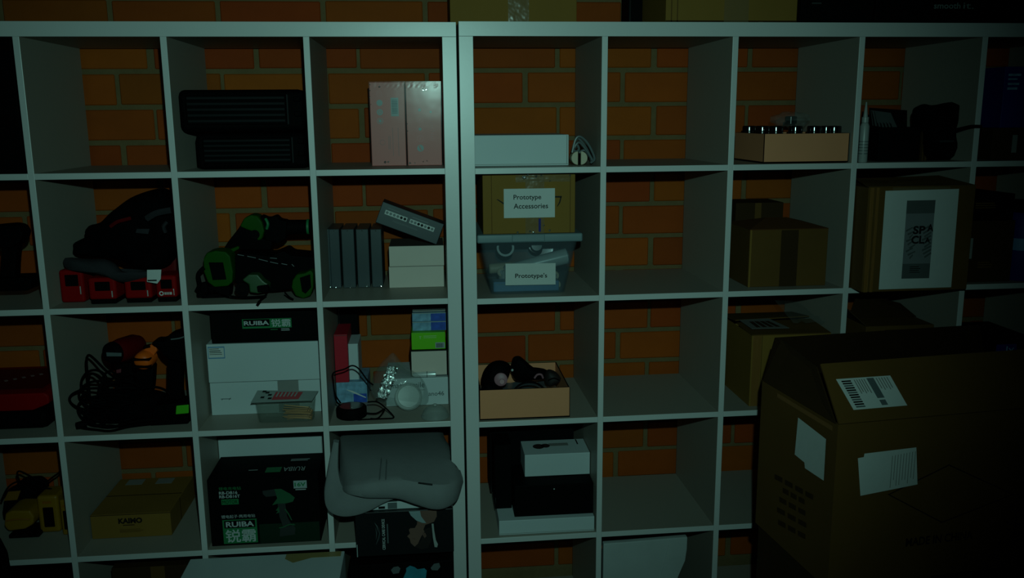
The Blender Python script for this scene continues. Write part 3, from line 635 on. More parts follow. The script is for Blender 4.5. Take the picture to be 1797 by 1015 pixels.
ang = math.atan2(A.z-Bq.z, Bq.x-A.x); W = (Bq-A).length; H = (A-D_).length
base = Vector((C_.x-W*math.cos(ang), Yt2, max(C_.z, ztop)+W*math.sin(ang)+0.0005))
b = Bx('tilted_box', 'dark slate box with two white icon strips, leaning across the white boxes', 'box', base, (W, 0.09, H), SLATE, ry=ang)
for (u0, u1, v0, v1, n) in ((0.085, 0.44, 0.50, 0.70, 6), (0.485, 0.885, 0.50, 0.70, 7)):
    o = b.dec('icon_strip', PAPER, u0*W, v0*H, u1*W, v1*H)
    for k in range(n): b.ring('icon', INK if k >= n-2 and n == 6 or (n == 7 and k in (2, 3, 5)) else GREYP, (u0+(u1-u0)*(k+0.6)/(n+0.2))*W, (v0+v1)/2*H, 0.063*H, True, t=0.0010)
    b.bars(GREYP, u0*W+0.004, 0.78*H, (u0+(u1-u0)*0.72)*W, 0.82*H, 1, fill=0.8)
b.bars(GREYP, 0.24*W, 0.28*H, 0.78*W, 0.36*H, 2, fill=0.4)
GWHT = mat('white_lettering', (0.42, 0.46, 0.46), 0.5, 0.3)
# ================================================================== right unit, second row
z0 = Z[2]; Yf = ry(0.2)
def taper_tub(t, name, m, xb0, xb1, xt0, xt1, yb0, yb1, yt0, yt1, za, zb, th=0.0025):
    mb = MB()
    def ring(x0, x1, y0, y1, z, r=0.018, n=5):
        P = []
        for cx, cy, a0 in ((x1-r, y1-r, 0), (x0+r, y1-r, 90), (x0+r, y0+r, 180), (x1-r, y0+r, 270)):
            for k in range(n):
                a = math.radians(a0+90*k/(n-1)); P.append(mb.bm.verts.new((cx+r*math.cos(a), cy+r*math.sin(a), z)))
        return P
    o0 = ring(xb0, xb1, yb0, yb1, za); o1 = ring(xt0, xt1, yt0, yt1, zb)
    i1 = ring(xt0+th, xt1-th, yt0+th, yt1-th, zb); i0 = ring(xb0+th, xb1-th, yb0+th, yb1-th, za+th); n = len(o0)
    for a, b in ((o0, o1), (o1, i1), (i1, i0)):
        for k in range(n): mb.bm.faces.new((a[k], a[(k+1) % n], b[(k+1) % n], b[k]))
    mb.bm.faces.new(o0[::-1]); mb.bm.faces.new(i0)
    return t.add(mb, name, m)
ybF, ytF = Yf+0.055, Yf+0.03
xb0, xb1 = Q(862, 516, ybF).x, Q(992, 516, ybF).x; xt0, xt1 = Q(843, 425, ytF).x, Q(1015, 425, ytF).x
zr = Q(930, 425, ytF).z
t = Th('plastic_tub', "clear plastic tub labelled Prototype's with a teal lid, holding bottles", 'tub', ((xb0+xb1)/2, ybF, z0))
taper_tub(t, 'tub_body', TUB, xb0, xb1, xt0, xt1, ybF, ybF+0.24, ytF, ytF+0.29, z0, zr)
lx0, lx1 = Q(837, 418, ytF-0.008).x, Q(1023, 418, ytF-0.008).x; zl1 = Q(930, 411, ytF-0.008).z
t.add(MB().bb((lx0, ytF-0.008, zr-0.001), (lx1, ytF+0.298, zl1), 0.005, 3), 'lid', LIDB)
t.add(MB().bb(((lx0+lx1)/2-0.05, ytF-0.010, zr+0.002), ((lx0+lx1)/2+0.04, ytF+0.0, zl1-0.001), 0.002), 'lid_clip', LIDB)
def on_tub(px, py): # point on the sloping front wall of the tub
    f = max(0, min(1, (Q(px, py, ybF).z-z0)/(zr-z0))); return Q(px, py, ybF+(ytF-ybF)*f-0.0022)
lab = MB(); lab.prism([on_tub(887, 463), on_tub(887, 501), on_tub(975, 499.5), on_tub(975, 462)], 0.0008); lo = t.add(lab, 'label', PAPER, label="white paper label reading Prototype's")
def text_quad(t, st, m, a, b, c, d, parent, bold=0.0, push=0.0014, name='lettering'):
    """lettering fitted to the quad a(bottom left) b(bottom right) c(top right) d(top left)"""
    me = text_mesh(st, bold); xs = [v.co.x for v in me.vertices]; ys = [v.co.y for v in me.vertices]
    x0, x1, y0, y1 = min(xs), max(xs), min(ys), max(ys); nr = (b-a).cross(d-a).normalized()
    for v in me.vertices:
        u = (v.co.x-x0)/(x1-x0); w_ = (v.co.y-y0)/(y1-y0)
        v.co = (a*(1-u)+b*u)*(1-w_)+(d*(1-u)+c*u)*w_+nr*push-t.b
    me.materials.clear(); me.materials.append(m); me.name = name
    o = bpy.data.objects.new(name, me); COL.objects.link(o); o.parent = parent; return o
text_quad(t, "Prototype's", INK, on_tub(904, 490.5), on_tub(960, 489.5), on_tub(960, 479), on_tub(904, 480), lo, bold=0.012)
# what lies in the tub
zi = z0+0.0034
b = Bx('blue_box', 'steel blue box lying at the bottom of the clear tub', 'box', (Q(866, 505, ybF+0.012).x, ybF+0.012, zi), (0.185, 0.05, Q(920, 494, ybF+0.012).z-zi), BLUEB, bev=0.003); b.dec('lid_line', LIDB, 0.005, b.h*0.72, b.w-0.005, b.h*0.76)
Yc = ybF+0.035
def tube_thing(name, label, cat, p0, p1, prof, m, capm=None, cap=None, group=None):
    p0, p1 = Vector(p0), Vector(p1); L_ = (p1-p0).length
    t = Th(name, label, cat, p0, group)
    t.add(MB().lathe(p0, p1-p0, [(h*L_, r) for h, r in prof]), 'body', m)
    if cap: t.add(MB().lathe(p0+(p1-p0)*cap[0], p1-p0, [(0, cap[2]), ((cap[1]-cap[0])*L_, cap[2]), ((cap[1]-cap[0])*L_+0.001, cap[2]*0.7)]), 'cap', capm)
    return t
t_ = tube_thing('silver_bottle', 'silver bottle lying aslant inside the clear tub', 'bottle', Q(885, 476, Yc+0.03), Q(996, 449, Yc+0.03), [(0, 0.012), (0.02, 0.016), (0.5, 0.020), (0.86, 0.0225), (0.99, 0.0225), (1, 0.018)], mat('satin_grey', (0.50, 0.54, 0.53), 0.3, 0.6), GREYP, (0.995, 1.01, 0.017))
tube_thing('grey_jar', 'short jar with open pale ring mouth in the tub corner', 'jar', Q(887, 436, Yc+0.09), Q(887, 435, Yc+0.03), [(0, 0.022), (0.6, 0.025), (0.98, 0.025), (1, 0.022)], mat('satin_white', (0.62, 0.66, 0.65), 0.35, 0.5), BLACKP, (0.99, 1.02, 0.019))
tube_thing('ivory_tube', 'ivory tube crossing behind the silver bottle in the tub', 'tube', Q(858, 472, Yc+0.07), Q(930, 466, Yc+0.08), [(0, 0.012), (0.03, 0.015), (0.97, 0.015), (1, 0.012)], IVORY)
tube_thing('dark_disc', 'dark round disc lying near the tub lid', 'disc', Q(940, 432, Yc+0.10), Q(942, 431, Yc+0.05), [(0, 0.02), (0.9, 0.02), (1, 0.015)], BLACKG)
tube_thing('white_tube', 'white tube standing low behind the tub label', 'tube', Q(885, 500, Yc+0.045), Q(885, 473, Yc+0.045), [(0, 0.014), (0.05, 0.016), (0.95, 0.016), (1, 0.012)], GREYL)
for k, (x, y, s_) in enumerate(((880, 478, 'upper left'), (972, 484, 'middle right'), (975, 500, 'lower right'))):
    p = Q(x, y, Yc+0.05+0.005*k)
    tt = Th('ivory_stopper', f'small ivory stopper at the {s_} inside the clear tub', 'stopper', p, group='ivory stoppers in the tub'); tt.add(MB().lathe(p, (0, -1, 0.2), [(0, 0.013), (0.014, 0.013), (0.016, 0.010)]), 'stopper_body', IVORY); tt.add(MB().lathe(p+Vector((0, -0.0165, 0.0033)), (0, -1, 0.2), [(0, 0.006), (0.002, 0.006)]), 'stopper_centre', GREYP)
# carton on the tub
zc = zl1+0.0005; Yk = ytF+0.002; xk0, xk1 = Q(848, 410, Yk).x, Q(1009, 410, Yk).x
b = Bx('cardboard_box', 'cardboard box labelled Prototype Accessories on top of the clear tub', 'box', (xk0, Yk, zc), (xk1-xk0, 0.26, min(Q(930, 306, Yk).z-zc, Z[1]-TS-0.006-zc)), KRAFT)
W, H = b.w, b.h; U = lambda px: Q(px, 357, Yk).x-xk0; V = lambda py: Q(930, py, Yk).z-zc
b.shape('printed_arrow', INK, [[(U(871), V(349)), (U(874), V(349)), (U(885), V(356)), (U(885), V(359))], [(U(973), V(345)), (U(986), V(345)), (U(984.5), V(348)), (U(973), V(347.5))], [(U(983), V(348)), (U(986), V(345)), (U(983), V(357)), (U(978), V(364)), (U(977.5), V(363)), (U(981), V(356))]], t=0.0008)
tape_strip(b, U(922), 0.0, U(955), H, seed=12); tape_strip(b, U(905), H*0.88, U(1000), H*0.995, seed=5, t=0.002)
folds(b, [(U(920), V(311), 0.006), (U(926), V(307.5), 0.003), (U(941), V(309), 0.004), (U(950), V(308), 0.003), (U(1000), V(309), 0.003), (U(965), V(318), 0.003), (U(908), V(407), 0.003), (U(930), V(406), 0.003), (U(936), V(408), 0.003), (U(964), V(405), 0.003), (U(954), V(396), 0.0025)], 4)
b.dec('blue_mark', BLUED, U(945), V(407), U(949), V(384), t=0.0022)
b.dec('crease', KRAFTD, U(862), 0, U(862)+0.002, H); b.dec('crease', KRAFTD, U(1000), 0, U(1000)+0.002, H)
o = b.dec('label', PAPER, U(884), V(382), U(973.5), V(331), t=0.0030); o['label'] = 'white paper label reading Prototype Accessories'
b.text('Prototype', INK, U(901), V(352.5), U(949.5), V(341.5), t=0.0038, bold=0.012); b.text('Accessories', INK, U(901), V(366), U(961.5), V(357), t=0.0038, bold=0.012)

def flap(r, name, m, pts, th=0.003):
    """stiff flap through four points"""
    a, b_, c, d = [Vector(p) for p in pts]; n = (b_-a).cross(d-a).normalized()*th; mb = MB()
    A = [mb.bm.verts.new(p) for p in (a, b_, c, d)]; B = [mb.bm.verts.new(p+n) for p in (a, b_, c, d)]
    mb.bm.faces.new(A); mb.bm.faces.new(B[::-1])
    for k in range(4): mb.bm.faces.new((A[k], B[k], B[(k+1) % 4], A[(k+1) % 4]))
    return mb.build(name, m, r, False)
def open_carton(b, m, t=0.003):
    for n, a, c in (('base', (0, 0, 0), (b.w, b.d, t)), ('front_panel', (0, 0, t), (b.w, t, b.h)), ('back_panel', (0, b.d-t, t), (b.w, b.d, b.h)), ('side_panel', (0, t, t), (t, b.d-t, b.h)), ('side_panel', (b.w-t, t, t), (b.w, b.d-t, b.h))):
        MB().bb(a, c).build(n, m, b.o)
# carton with tented flaps
Yq = ry(0.95)+0.05; x0 = Q(1312, 503, Yq).x; x1 = Q(1448, 502, Yq).x; H = Q(1380, 403, Yq).z-z0
b = Bx('cardboard_box', 'cardboard box with flaps closed into a low peak, beside the big papered carton', 'box', (x0, Yq, z0), (x1-x0, 0.19, H), KRAFTD)
W, D = b.w, b.d; hp = 0.022
pk = [(W*0.36, D*0.5, H+hp), (W*0.62, D*0.5, H+hp)]
dk = mat('brown_flap', (0.10, 0.035, 0.01), 0.8, 0.1)
flap(b.o, 'flap', dk, [(0, 0, H), (W, 0, H), pk[1], pk[0]], 0.002); flap(b.o, 'flap', dk, [(W, D, H), (0, D, H), pk[0], pk[1]], 0.002)
flap(b.o, 'flap', dk, [(0, D, H), (0, 0, H), pk[0], (W*0.355, D*0.52, H+hp)], 0.002); flap(b.o, 'flap', dk, [(W, 0, H), (W, D, H), (W*0.625, D*0.52, H+hp), pk[1]], 0.002)
b.dec('tape', KRAFTG, W*0.40, 0.0, W*0.62, H*0.99); b.dec('edge_tape', KRAFT, 0.001, 0.0, 0.006, H)
xk = Q(1290, 400, Yq+0.2).x
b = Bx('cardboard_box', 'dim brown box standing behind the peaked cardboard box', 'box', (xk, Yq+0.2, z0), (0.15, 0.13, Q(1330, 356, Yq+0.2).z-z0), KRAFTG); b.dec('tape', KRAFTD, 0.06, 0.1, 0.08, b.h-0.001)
# big carton with the printed paper
cA = QZ(1512, 513.5, z0); cB = QZ(1693, 510.5, z0); cA.y = -0.072; cA.x = Q(1512, 513.5, -0.072).x; cA.z = z0
rz = RYAW; Wb = min(Q(1698, 500, -0.072).x-cA.x, 1.425-cA.x); cA.x = max(cA.x, 1.103); H = Q(1520, 330, -0.072).z-z0
b = Bx('cardboard_box', 'large cardboard box with white poster sheet, jutting out of its cubby', 'box', cA, (Wb, 0.36, H), KRAFTD, rz=rz); W = Wb
flap(b.o, 'flap', KRAFTD, [(0, 0, H), (W, 0, H), (W*0.86, 0.11, H+0.02), (W*0.10, 0.13, H+0.012)]); flap(b.o, 'flap', KRAFTG, [(W, 0.30, H), (0, 0.30, H), (0.02, 0.13, H+0.013), (W*0.9, 0.13, H+0.016)])
PV = lambda px, py: uv(b, 'f', px, py); U = lambda px: PV(px, 420)[0]; V = lambda py: PV(1610, py)[1]
tape_strip(b, 0.004, 0.0, U(1528), H, seed=21, m=mat('brown_tape', (0.20, 0.085, 0.02), 0.4, 0.4)); tape_strip(b, U(1532), 0.0, U(1537), H, seed=22, m=mat('brown_tape', (0.2, 0.085, 0.02)))
def quad(b, name, m, pts, t):
    return b.shape(name, m, [pts], t=t)
P4 = [PV(1541, 508), PV(1668, 504), PV(1682, 331.5), PV(1553, 335)]
o = b.shape('poster_sheet', PAPER, [P4], t=0.003); o['label'] = 'white sheet printed with a grey panel'
b.shape('printed_panel', mat('grey_ink', (0.17, 0.18, 0.19), 0.6), [[PV(1580.5, 489), PV(1629, 488), PV(1640.5, 351), PV(1590.5, 352)]], t=0.0036)
b.shape('printed_panel', mat('dark_grey_ink', (0.075, 0.085, 0.085), 0.6), [[PV(1589, 375), PV(1638.5, 374), PV(1640.5, 351), PV(1590.5, 352)]], t=0.0040)
b.shape('printed_panel', mat('dark_grey_ink', (0.075, 0.085, 0.085), 0.6), [[PV(1580.5, 489), PV(1629, 488), PV(1631, 462), PV(1582.5, 463)]], t=0.0040)
sw = []
for k in range(9):
    yy = 398+k*6; sw.append([PV(1588+3*(k % 3), yy+6), PV(1600+4*(k % 2), yy), PV(1601+4*(k % 2), yy+2), PV(1589+3*(k % 3), yy+9)]); sw.append([PV(1616+2*(k % 3), yy+4), PV(1632, yy-4), PV(1633, yy-1), PV(1617+2*(k % 3), yy+7)])
b.shape('swirl_print', mat('dark_grey_ink', (0.075, 0.085, 0.085)), sw, t=0.0042)
for st, a, c in (('SP', (1600, 411), (1623, 396)), ('CL', (1597, 428), (1621, 413)), ('A', (1625, 406), (1637, 393)), ('A', (1621, 426), (1631, 417))):
    (ua, va), (uc, vc) = PV(*a), PV(*c); b.text(st, INK, ua, va, uc, vc, t=0.0048, bold=0.035)
(ua, va), (uc, vc) = PV(1594, 481), PV(1615, 467); b.bars(INK, ua, va, uc, vc, 4, t=0.0046, fill=0.35)
tape_strip(b, U(1560), H-0.012, U(1660), H+0.0, seed=31)
# far right, second row
Y = ry(1.5)+0.03
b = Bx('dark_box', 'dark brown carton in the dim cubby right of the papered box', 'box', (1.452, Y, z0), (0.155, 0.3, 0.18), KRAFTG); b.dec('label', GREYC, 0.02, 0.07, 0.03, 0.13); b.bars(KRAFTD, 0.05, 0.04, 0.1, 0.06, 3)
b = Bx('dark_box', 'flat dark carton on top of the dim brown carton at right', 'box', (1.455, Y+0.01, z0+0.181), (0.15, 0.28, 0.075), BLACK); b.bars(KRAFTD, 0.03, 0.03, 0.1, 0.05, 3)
p = Vector((max(Q(1783, 490, Y).x+0.02, 1.663), Y+0.04, z0))
t = Th('blue_canister', 'dark blue canister with pale label at the right picture edge', 'canister', p)
t.add(MB().lathe(p, (0, 0, 1), [(0, 0.048), (0.004, 0.05), (0.19, 0.05), (0.2, 0.044)], 32), 'canister_body', BLUED); t.add(MB().lathe(p+Vector((0, 0, 0.2)), (0, 0, 1), [(0, 0.046), (0.03, 0.046), (0.033, 0.04)], 32), 'lid', BLACKP); t.add(MB().lathe(p+Vector((0, 0, 0.09)), (0, 0, 1), [(0, 0.0504), (0.035, 0.0504)], 32), 'label_band', BLUEB)

# ================================================================== left unit, third row
z0 = Z[3]
Y = 0.05; xr = Q(94, 700, Y).x
r = root('tool_case', 'red lidded tool case with black base at the left picture edge', 'tool case', (xr-0.31, Y, z0)); W = 0.30
zt = Q(40, 690, Y).z-z0; hb = Q(40, 722, Y).z-z0
MB().bb((0, 0.0, 0.006), (W-0.012, 0.27, hb), 0.02, 3).build('base', BLACKP, r)
lidp = [Vector((0.0, 0, hb+0.002)), Vector((W-0.045, 0, hb+0.002)), Vector((W-0.02, 0, hb+0.012)), Vector((W, 0, hb+0.02)), Vector((W, 0, zt-0.01)), Vector((W-0.01, 0, zt)), Vector((0.0, 0, zt))]
lid = MB().prism([p+Vector((0, -0.006, 0)) for p in lidp], 0.28, 0.006).build('lid', RED, r)
MB().bb((0.02, 0.03, zt), (W-0.03, 0.24, zt+0.002), 0.0008, 1).build('lid_panel', REDD, lid)
for k in range(7): MB().box((W-0.20+0.018*k, 0.09+0.014*k, zt+0.0026), (0.009, 0.013, 0.0008), Matrix.Rotation(0.6, 3, 'Z')).build('brand_mark', mat('faded_red_print', (0.22, 0.12, 0.12), 0.6), r)
MB().bb((0.02, -0.008, hb-0.012), (0.06, 0.002, hb+0.012), 0.002).build('latch', BLACKP, r)
# heap of corded tools
Y = 0.10
t = Th('corded_drill', 'dark red drill with pale name plate, standing in tangled black cords', 'drill', (Q(215, 700, Y).x, Y, z0))
t.add(MB().lathe(Q(193, 622, Y-0.02)+Vector((0, 0, 0)), Q(238, 606, Y+0.08)-Q(193, 622, Y-0.02), [(0, 0.020), (0.01, 0.029), (0.05, 0.034), (0.10, 0.033), (0.12, 0.026)], 28), 'motor_housing', REDD)
t.add(MB().lathe(Q(192, 622, Y-0.023), Q(238, 606, Y+0.08)-Q(193, 622, Y-0.02), [(0, 0.022), (0.008, 0.030), (0.018, 0.0315)], 28), 'end_cap', BLACKP)
t.add(MB().prism(PX([(186, 619), (213, 620), (213, 626), (187, 626)], Y-0.034), 0.004, 0.001), 'name_plate', GREYP)
t.add(MB().prism(clampv(PX([(200, 640), (230, 636), (235, 670), (232, 690), (207, 690), (205, 675)], Y+0.0), z0+0.001), 0.045, 0.008), 'handle', BLACKP)
t.add(MB().prism(PX([(203, 650), (212, 648), (212, 655), (204, 656)], Y-0.006), 0.01, 0.002), 'trigger', mat('dusky_red', (0.14, 0.02, 0.03)))
Y = 0.08
t = Th('orange_driver', 'orange and black driver with striped end, beside the dark red drill', 'drill', (Q(250, 700, Y).x, Y, z0))
axd = Vector((0.22, 1, 0.16))
t.add(MB().lathe(Q(246, 638, Y), axd, [(0, 0.013), (0.004, 0.020), (0.010, 0.0245), (0.022, 0.026), (0.05, 0.025), (0.056, 0.018)], 28), 'motor_housing', ORANGE)
for ya in (630.5, 643): t.add(MB().prism(PX([(231, ya), (263, ya), (262, ya+3.4), (232, ya+3.4)], Y-0.007), 0.020, 0.001), 'vent_stripe', BLACKP)
t.add(MB().prism(PX([(247, 618), (262, 606), (274, 604), (276, 616), (268, 628), (255, 624)], Y+0.025), 0.03, 0.005), 'gear_case', ORANGE)
t.add(MB().prism(PX([(250, 609), (262, 606), (264, 611), (252, 613)], Y+0.022), 0.02, 0.003), 'gear_vent', BLACKP)
t.add(MB().prism(clampv(PX([(236, 652), (262, 650), (270, 640), (268, 675), (266, 692), (238, 692)], Y+0.01), z0+0.001), 0.04, 0.008), 'handle', BLACKP)
Y = 0.07
t = Th('heat_gun', 'black heat gun with thick upright handle beside the shelf divider', 'heat gun', (Q(305, 690, Y).x, Y, z0))
xm = -0.7475
pts = PX([(262, 605), (272, 598), (284, 600), (296, 588), (320, 581), (330, 584), (331, 640), (318, 640), (296, 634), (284, 624), (276, 612)], Y)
for p in pts: p.x = min(p.x, xm)
t.add(MB().prism(pts, 0.06, 0.01, 3), 'motor_housing', BLACKP)
t.add(MB().prism(PX([(293, 630), (318, 630), (317, 690), (320, 708), (292, 708), (292, 690)], Y+0.008), 0.045, 0.008), 'handle', BLACKP)
t.add(MB().tube([Q(300, 596, Y-0.001), Q(315, 594, Y-0.002), Q(326, 590, Y-0.001)], 0.002, 6), 'dial_marks', GREYP)
bp = PX([(270, 712), (330, 706), (331, 744), (262, 748)], 0.035)
for p in bp: p.z = max(p.z, z0+0.0005); p.x = min(p.x, xm)
t = Th('battery_pack', 'black battery pack with lime green label under the heat gun', 'battery', (Q(300, 745, 0.035).x, 0.035, z0)); t.add(MB().prism(bp, 0.07, 0.005), 'housing', BLACKP)
gp = PX([(309, 713), (331, 711), (331, 726), (308, 728)], 0.031)
for p in gp: p.x = min(p.x, xm)
t.add(MB().prism(gp, 0.006, 0.002), 'label', GREENX)
def tangle(name, label, paths, r, m, base, xr_=(None, None)):
    t = Th(name, label, 'cord', base); t.lim = (xr_[0] and xr_[0]-r, xr_[1] and xr_[1]+r, base[2]+0.0005)
    for k, (pts, Yk) in enumerate(paths): t.add(MB().tube(clampv([Q(x, y, Yk+0.004*((i*7+k*3) % 5)) for i, (x, y) in enumerate(pts)], base[2]+r+0.0006, xr_[0], xr_[1]), r, 7, 5), 'cable_loop', m)
    return t
random.seed(5); paths = []
for k in range(22):
    cx, cyy = random.uniform(165, 270), random.uniform(672, 735); rx, ryy = random.uniform(18, 48), random.uniform(8, 26); a0 = random.uniform(0, 6.28)
    paths.append(([(cx+rx*math.cos(a0+a*0.7), min(748, cyy+ryy*math.sin(a0+a*0.7))) for a in range(10)], random.uniform(0.03, 0.09)))
paths += [([(158, 700), (152, 640), (155, 624), (165, 630), (185, 650), (200, 662)], 0.05), ([(155, 690), (156, 662), (163, 656), (178, 668), (190, 690)], 0.045), ([(168, 725), (145, 705), (144, 696), (152, 692), (162, 706)], 0.04), ([(135, 748), (150, 752), (172, 760), (195, 758), (230, 748), (290, 740)], 0.015), ([(150, 740), (190, 750), (240, 740), (300, 735), (328, 728)], 0.02), ([(175, 690), (182, 660), (196, 652), (208, 668)], 0.04)]
tg = tangle('power_cord', 'tangled black power cords heaped around the drills on the third shelf', paths, 0.0036, BLACKP, (Q(215, 750, 0.05).x, 0.05, z0), (-1.073, -0.753))
t = tg; t.lim = (-1.075, -0.75, z0+0.0005)
bp = PX([(140, 745), (150, 722), (165, 708), (200, 690), (250, 694), (280, 700), (300, 712), (296, 744), (250, 748), (190, 755)], 0.06)
for p in bp: p.z = max(p.z, z0+0.001)
t.add(MB().pillow(bp, 0.10, rings=8, lump=0.02, seed=9), 'cable_mass', CLOTH); t.add(MB().cyl(Q(133, 748, 0.03), Q(152, 744, 0.04), 0.009, 0.012), 'plug', BLACKP)
# boxes of the fourth cubby, third row
XW = -0.7256
Yb = 0.13; l, d = pxbox(372, 565, 727, 667, Yb, z0, 0.25); l = (max(l[0], XW+0.001), l[1], l[2])
b = Bx('white_box', 'white box with small scribble, behind the screw blister pack', 'box', l, d, WHITE, bev=0.001); b.bars(INK, 0.028, 0.044, 0.058, 0.049, 1, vertical=False, fill=0.3); b.shape('scribble', INK, [[(0.03, 0.045), (0.034, 0.05), (0.0345, 0.049), (0.031, 0.0445)], [(0.05, 0.045), (0.056, 0.052), (0.0565, 0.051), (0.051, 0.0445)]])
b.dec('tape', GREYC, d[0]*0.61, d[2]*0.02, d[0]*0.80, d[2]*0.99); z2 = z0+d[2]+0.0006
Yb2 = 0.115; l, d = pxbox(366, 562, 666, 602, Yb2, z2, 0.26); l = (max(l[0], XW+0.001), l[1], l[2])
b = Bx('white_box', 'white box with blue-rimmed sticker under the black lettered carton', 'box', l, d, WHITE, bev=0.002)
b.dec('sticker', BLUEB, 0.004, d[2]*0.63, 0.050, d[2]*0.94); b.dec('sticker_face', PAPER, 0.006, d[2]*0.66, 0.048, d[2]*0.91, t=0.0010); b.bars(INK, 0.008, d[2]*0.70, 0.046, d[2]*0.89, 4, t=0.0014, fill=0.35)
z3 = z2+d[2]+0.0006
Yb3 = 0.12; l, d = pxbox(372, 559, 602, 545, Yb3, z3, 0.22); l = (max(l[0], XW+0.001), l[1], l[2]); d = (d[0], d[1], min(d[2], Z[2]-TS-0.004-z3))
b = Bx('tool_carton', 'black tool carton with green logo at the top of the white boxes', 'box', l, d, BLACK); W, H = b.w, b.h
b.dec('logo_panel', GREENP, W*0.293, H*0.445, W*0.755, H*0.74); b.dec('logo_panel', BLACK, W*0.305, H*0.505, W*0.55, H*0.725, t=0.0009)
b.text('RUIBA', GWHT, W*0.31, H*0.545, W*0.545, H*0.68, bold=0.03); b.text('锐霸', GWHT, W*0.565, H*0.475, W*0.745, H*0.72, bold=0.01)
b.bars(GREENP, W*0.555, H*0.385, W*0.645, H*0.405, 1, fill=0.9); b.bars(GWHT, W*0.655, H*0.33, W*0.755, H*0.42, 2, fill=0.4)
# screw blister
Yb = 0.045
t = Th('screw_pack', 'clear blister pack of long brass screws with red printed card', 'pack', (Q(500, 738, Yb).x, Yb, z0))
xa, xb = Q(452, 735, Yb).x, Q(549, 735, Yb).x; zt = Q(500, 706, Yb).z
taper_tub(t, 'tray', BLIS, xa, xb, xa-0.006, xb+0.006, Yb, Yb+0.055, Yb-0.004, Yb+0.06, z0+0.0004, zt, 0.0012)
card = [Q(440, 706, Yb), Q(548, 707, Yb), Q(559, 687, Yb+0.05), Q(452, 686, Yb+0.05)]
base = t.b; fr = [Vector(p)-base for p in card]
for p in fr[:2]: p.z = zt-base.z+0.001
flap(t.o, 'card', mat('pale_green_card', (0.26, 0.30, 0.29), 0.5), fr, 0.001)
def lerp4(u, v): return (fr[0]*(1-u)+fr[1]*u)*(1-v)+(fr[3]*(1-u)+fr[2]*u)*v+Vector((0, -0.001, 0.0022))
def cardquad(name, m, u0, v0, u1, v1, k=0.0): flap(t.o, name, m, [lerp4(u0, v0)+Vector((0, 0, k)), lerp4(u1, v0)+Vector((0, 0, k)), lerp4(u1, v1)+Vector((0, 0, k)), lerp4(u0, v1)+Vector((0, 0, k))], 0.0003)
cardquad('red_print', mat('red_print', (0.42, 0.035, 0.045)), 0.32, 0.15, 0.76, 0.85)
for k in range(6): cardquad('pale_letter', mat('pale_green_card', (0.26, 0.30, 0.29)), 0.36+0.06*k, 0.40, 0.385+0.06*k, 0.8, 0.0006)
for (u, v) in ((0.12, 0.3), (0.16, 0.7), (0.22, 0.5), (0.1, 0.8), (0.25, 0.2)): cardquad('black_print', INK, u, v, u+0.06, v+0.14, 0.0006)
for k in range(18):
    y0 = Yb+0.007+0.0024*k; zz = z0+0.006+0.0040*(k % 6); xs = xb-0.007-0.005*(k % 3); a = random.uniform(-0.004, 0.010)
    tt = MB().cyl((xs, y0, zz), (xs-0.068, y0+random.uniform(-0.004, 0.004), zz+a), 0.0020, 0.0013, 8).cyl((xs, y0, zz), (xs+0.003, y0, zz), 0.002, 0.0040, 10)
    o = tt.build('screw', BRASS); tag(o, 'long brass screw inside the clear blister pack', 'screw', 'brass screws in the blister pack')
# fifth cubby, third row
XP = -0.3722; XR = -0.038
Y = 0.17; l, d = pxbox(584, 607, 671, 586, Y, z0, 0.10); l = (max(l[0], XP+0.001), Y, z0)
zb0 = Z[3]
Yq = 0.20; l, d = pxbox(588, 642, 705, 671, Yq, z0, 0.15)
b = Bx('blue_box', 'blue and white patterned box lying under the red and white upright boxes', 'box', (max(l[0], XP+0.001), Yq, z0), d, BLUEL); b.shape('white_streak', PAPER, [[(d[0]*0.3, d[2]*0.66), (d[0]*0.5, d[2]*0.5), (d[0]*0.95, d[2]*0.2), (d[0]*0.95, d[2]*0.25), (d[0]*0.52, d[2]*0.58)]]); b.dec('deep_blue_patch', BLUE, d[0]*0.55, 0, d[0]*0.98, d[2]*0.42)
zu = z0+d[2]+0.0006
l, d = pxbox(583.5, 607, 671, 587, Yq-0.004, zu, 0.14)
b = Bx('red_box', 'crimson box standing upright beside the shelf divider', 'box', (max(l[0], XP+0.001), Yq-0.004, zu), (d[0], d[1], Q(595, 587, Yq).z-zu), CRIM); b.dec('spine_line', mat('dark_crimson', (0.2, 0.004, 0.01)), 0.001, b.h*0.97, b.w-0.001, b.h*0.99)
l, d = pxbox(609, 628, 664, 604, Yq+0.02, zu, 0.14)
b = Bx('white_box', 'narrow white box standing upright next to the crimson box', 'box', (Q(609.5, 640, Yq+0.02).x, Yq+0.02, zu), (0.034, 0.12, Q(617, 604, Yq+0.02).z-zu), WHITE); b.dec('edge_line', GREYC, b.w-0.002, 0.002, b.w-0.001, b.h-0.002)
b = Bx('black_box', 'black box standing behind the crimson box', 'box', (XP+0.002, 0.335, z0), (0.06, 0.05, 0.27), BLACK); b.dec('edge_line', BLACKG, 0.002, 0.002, 0.004, 0.26)
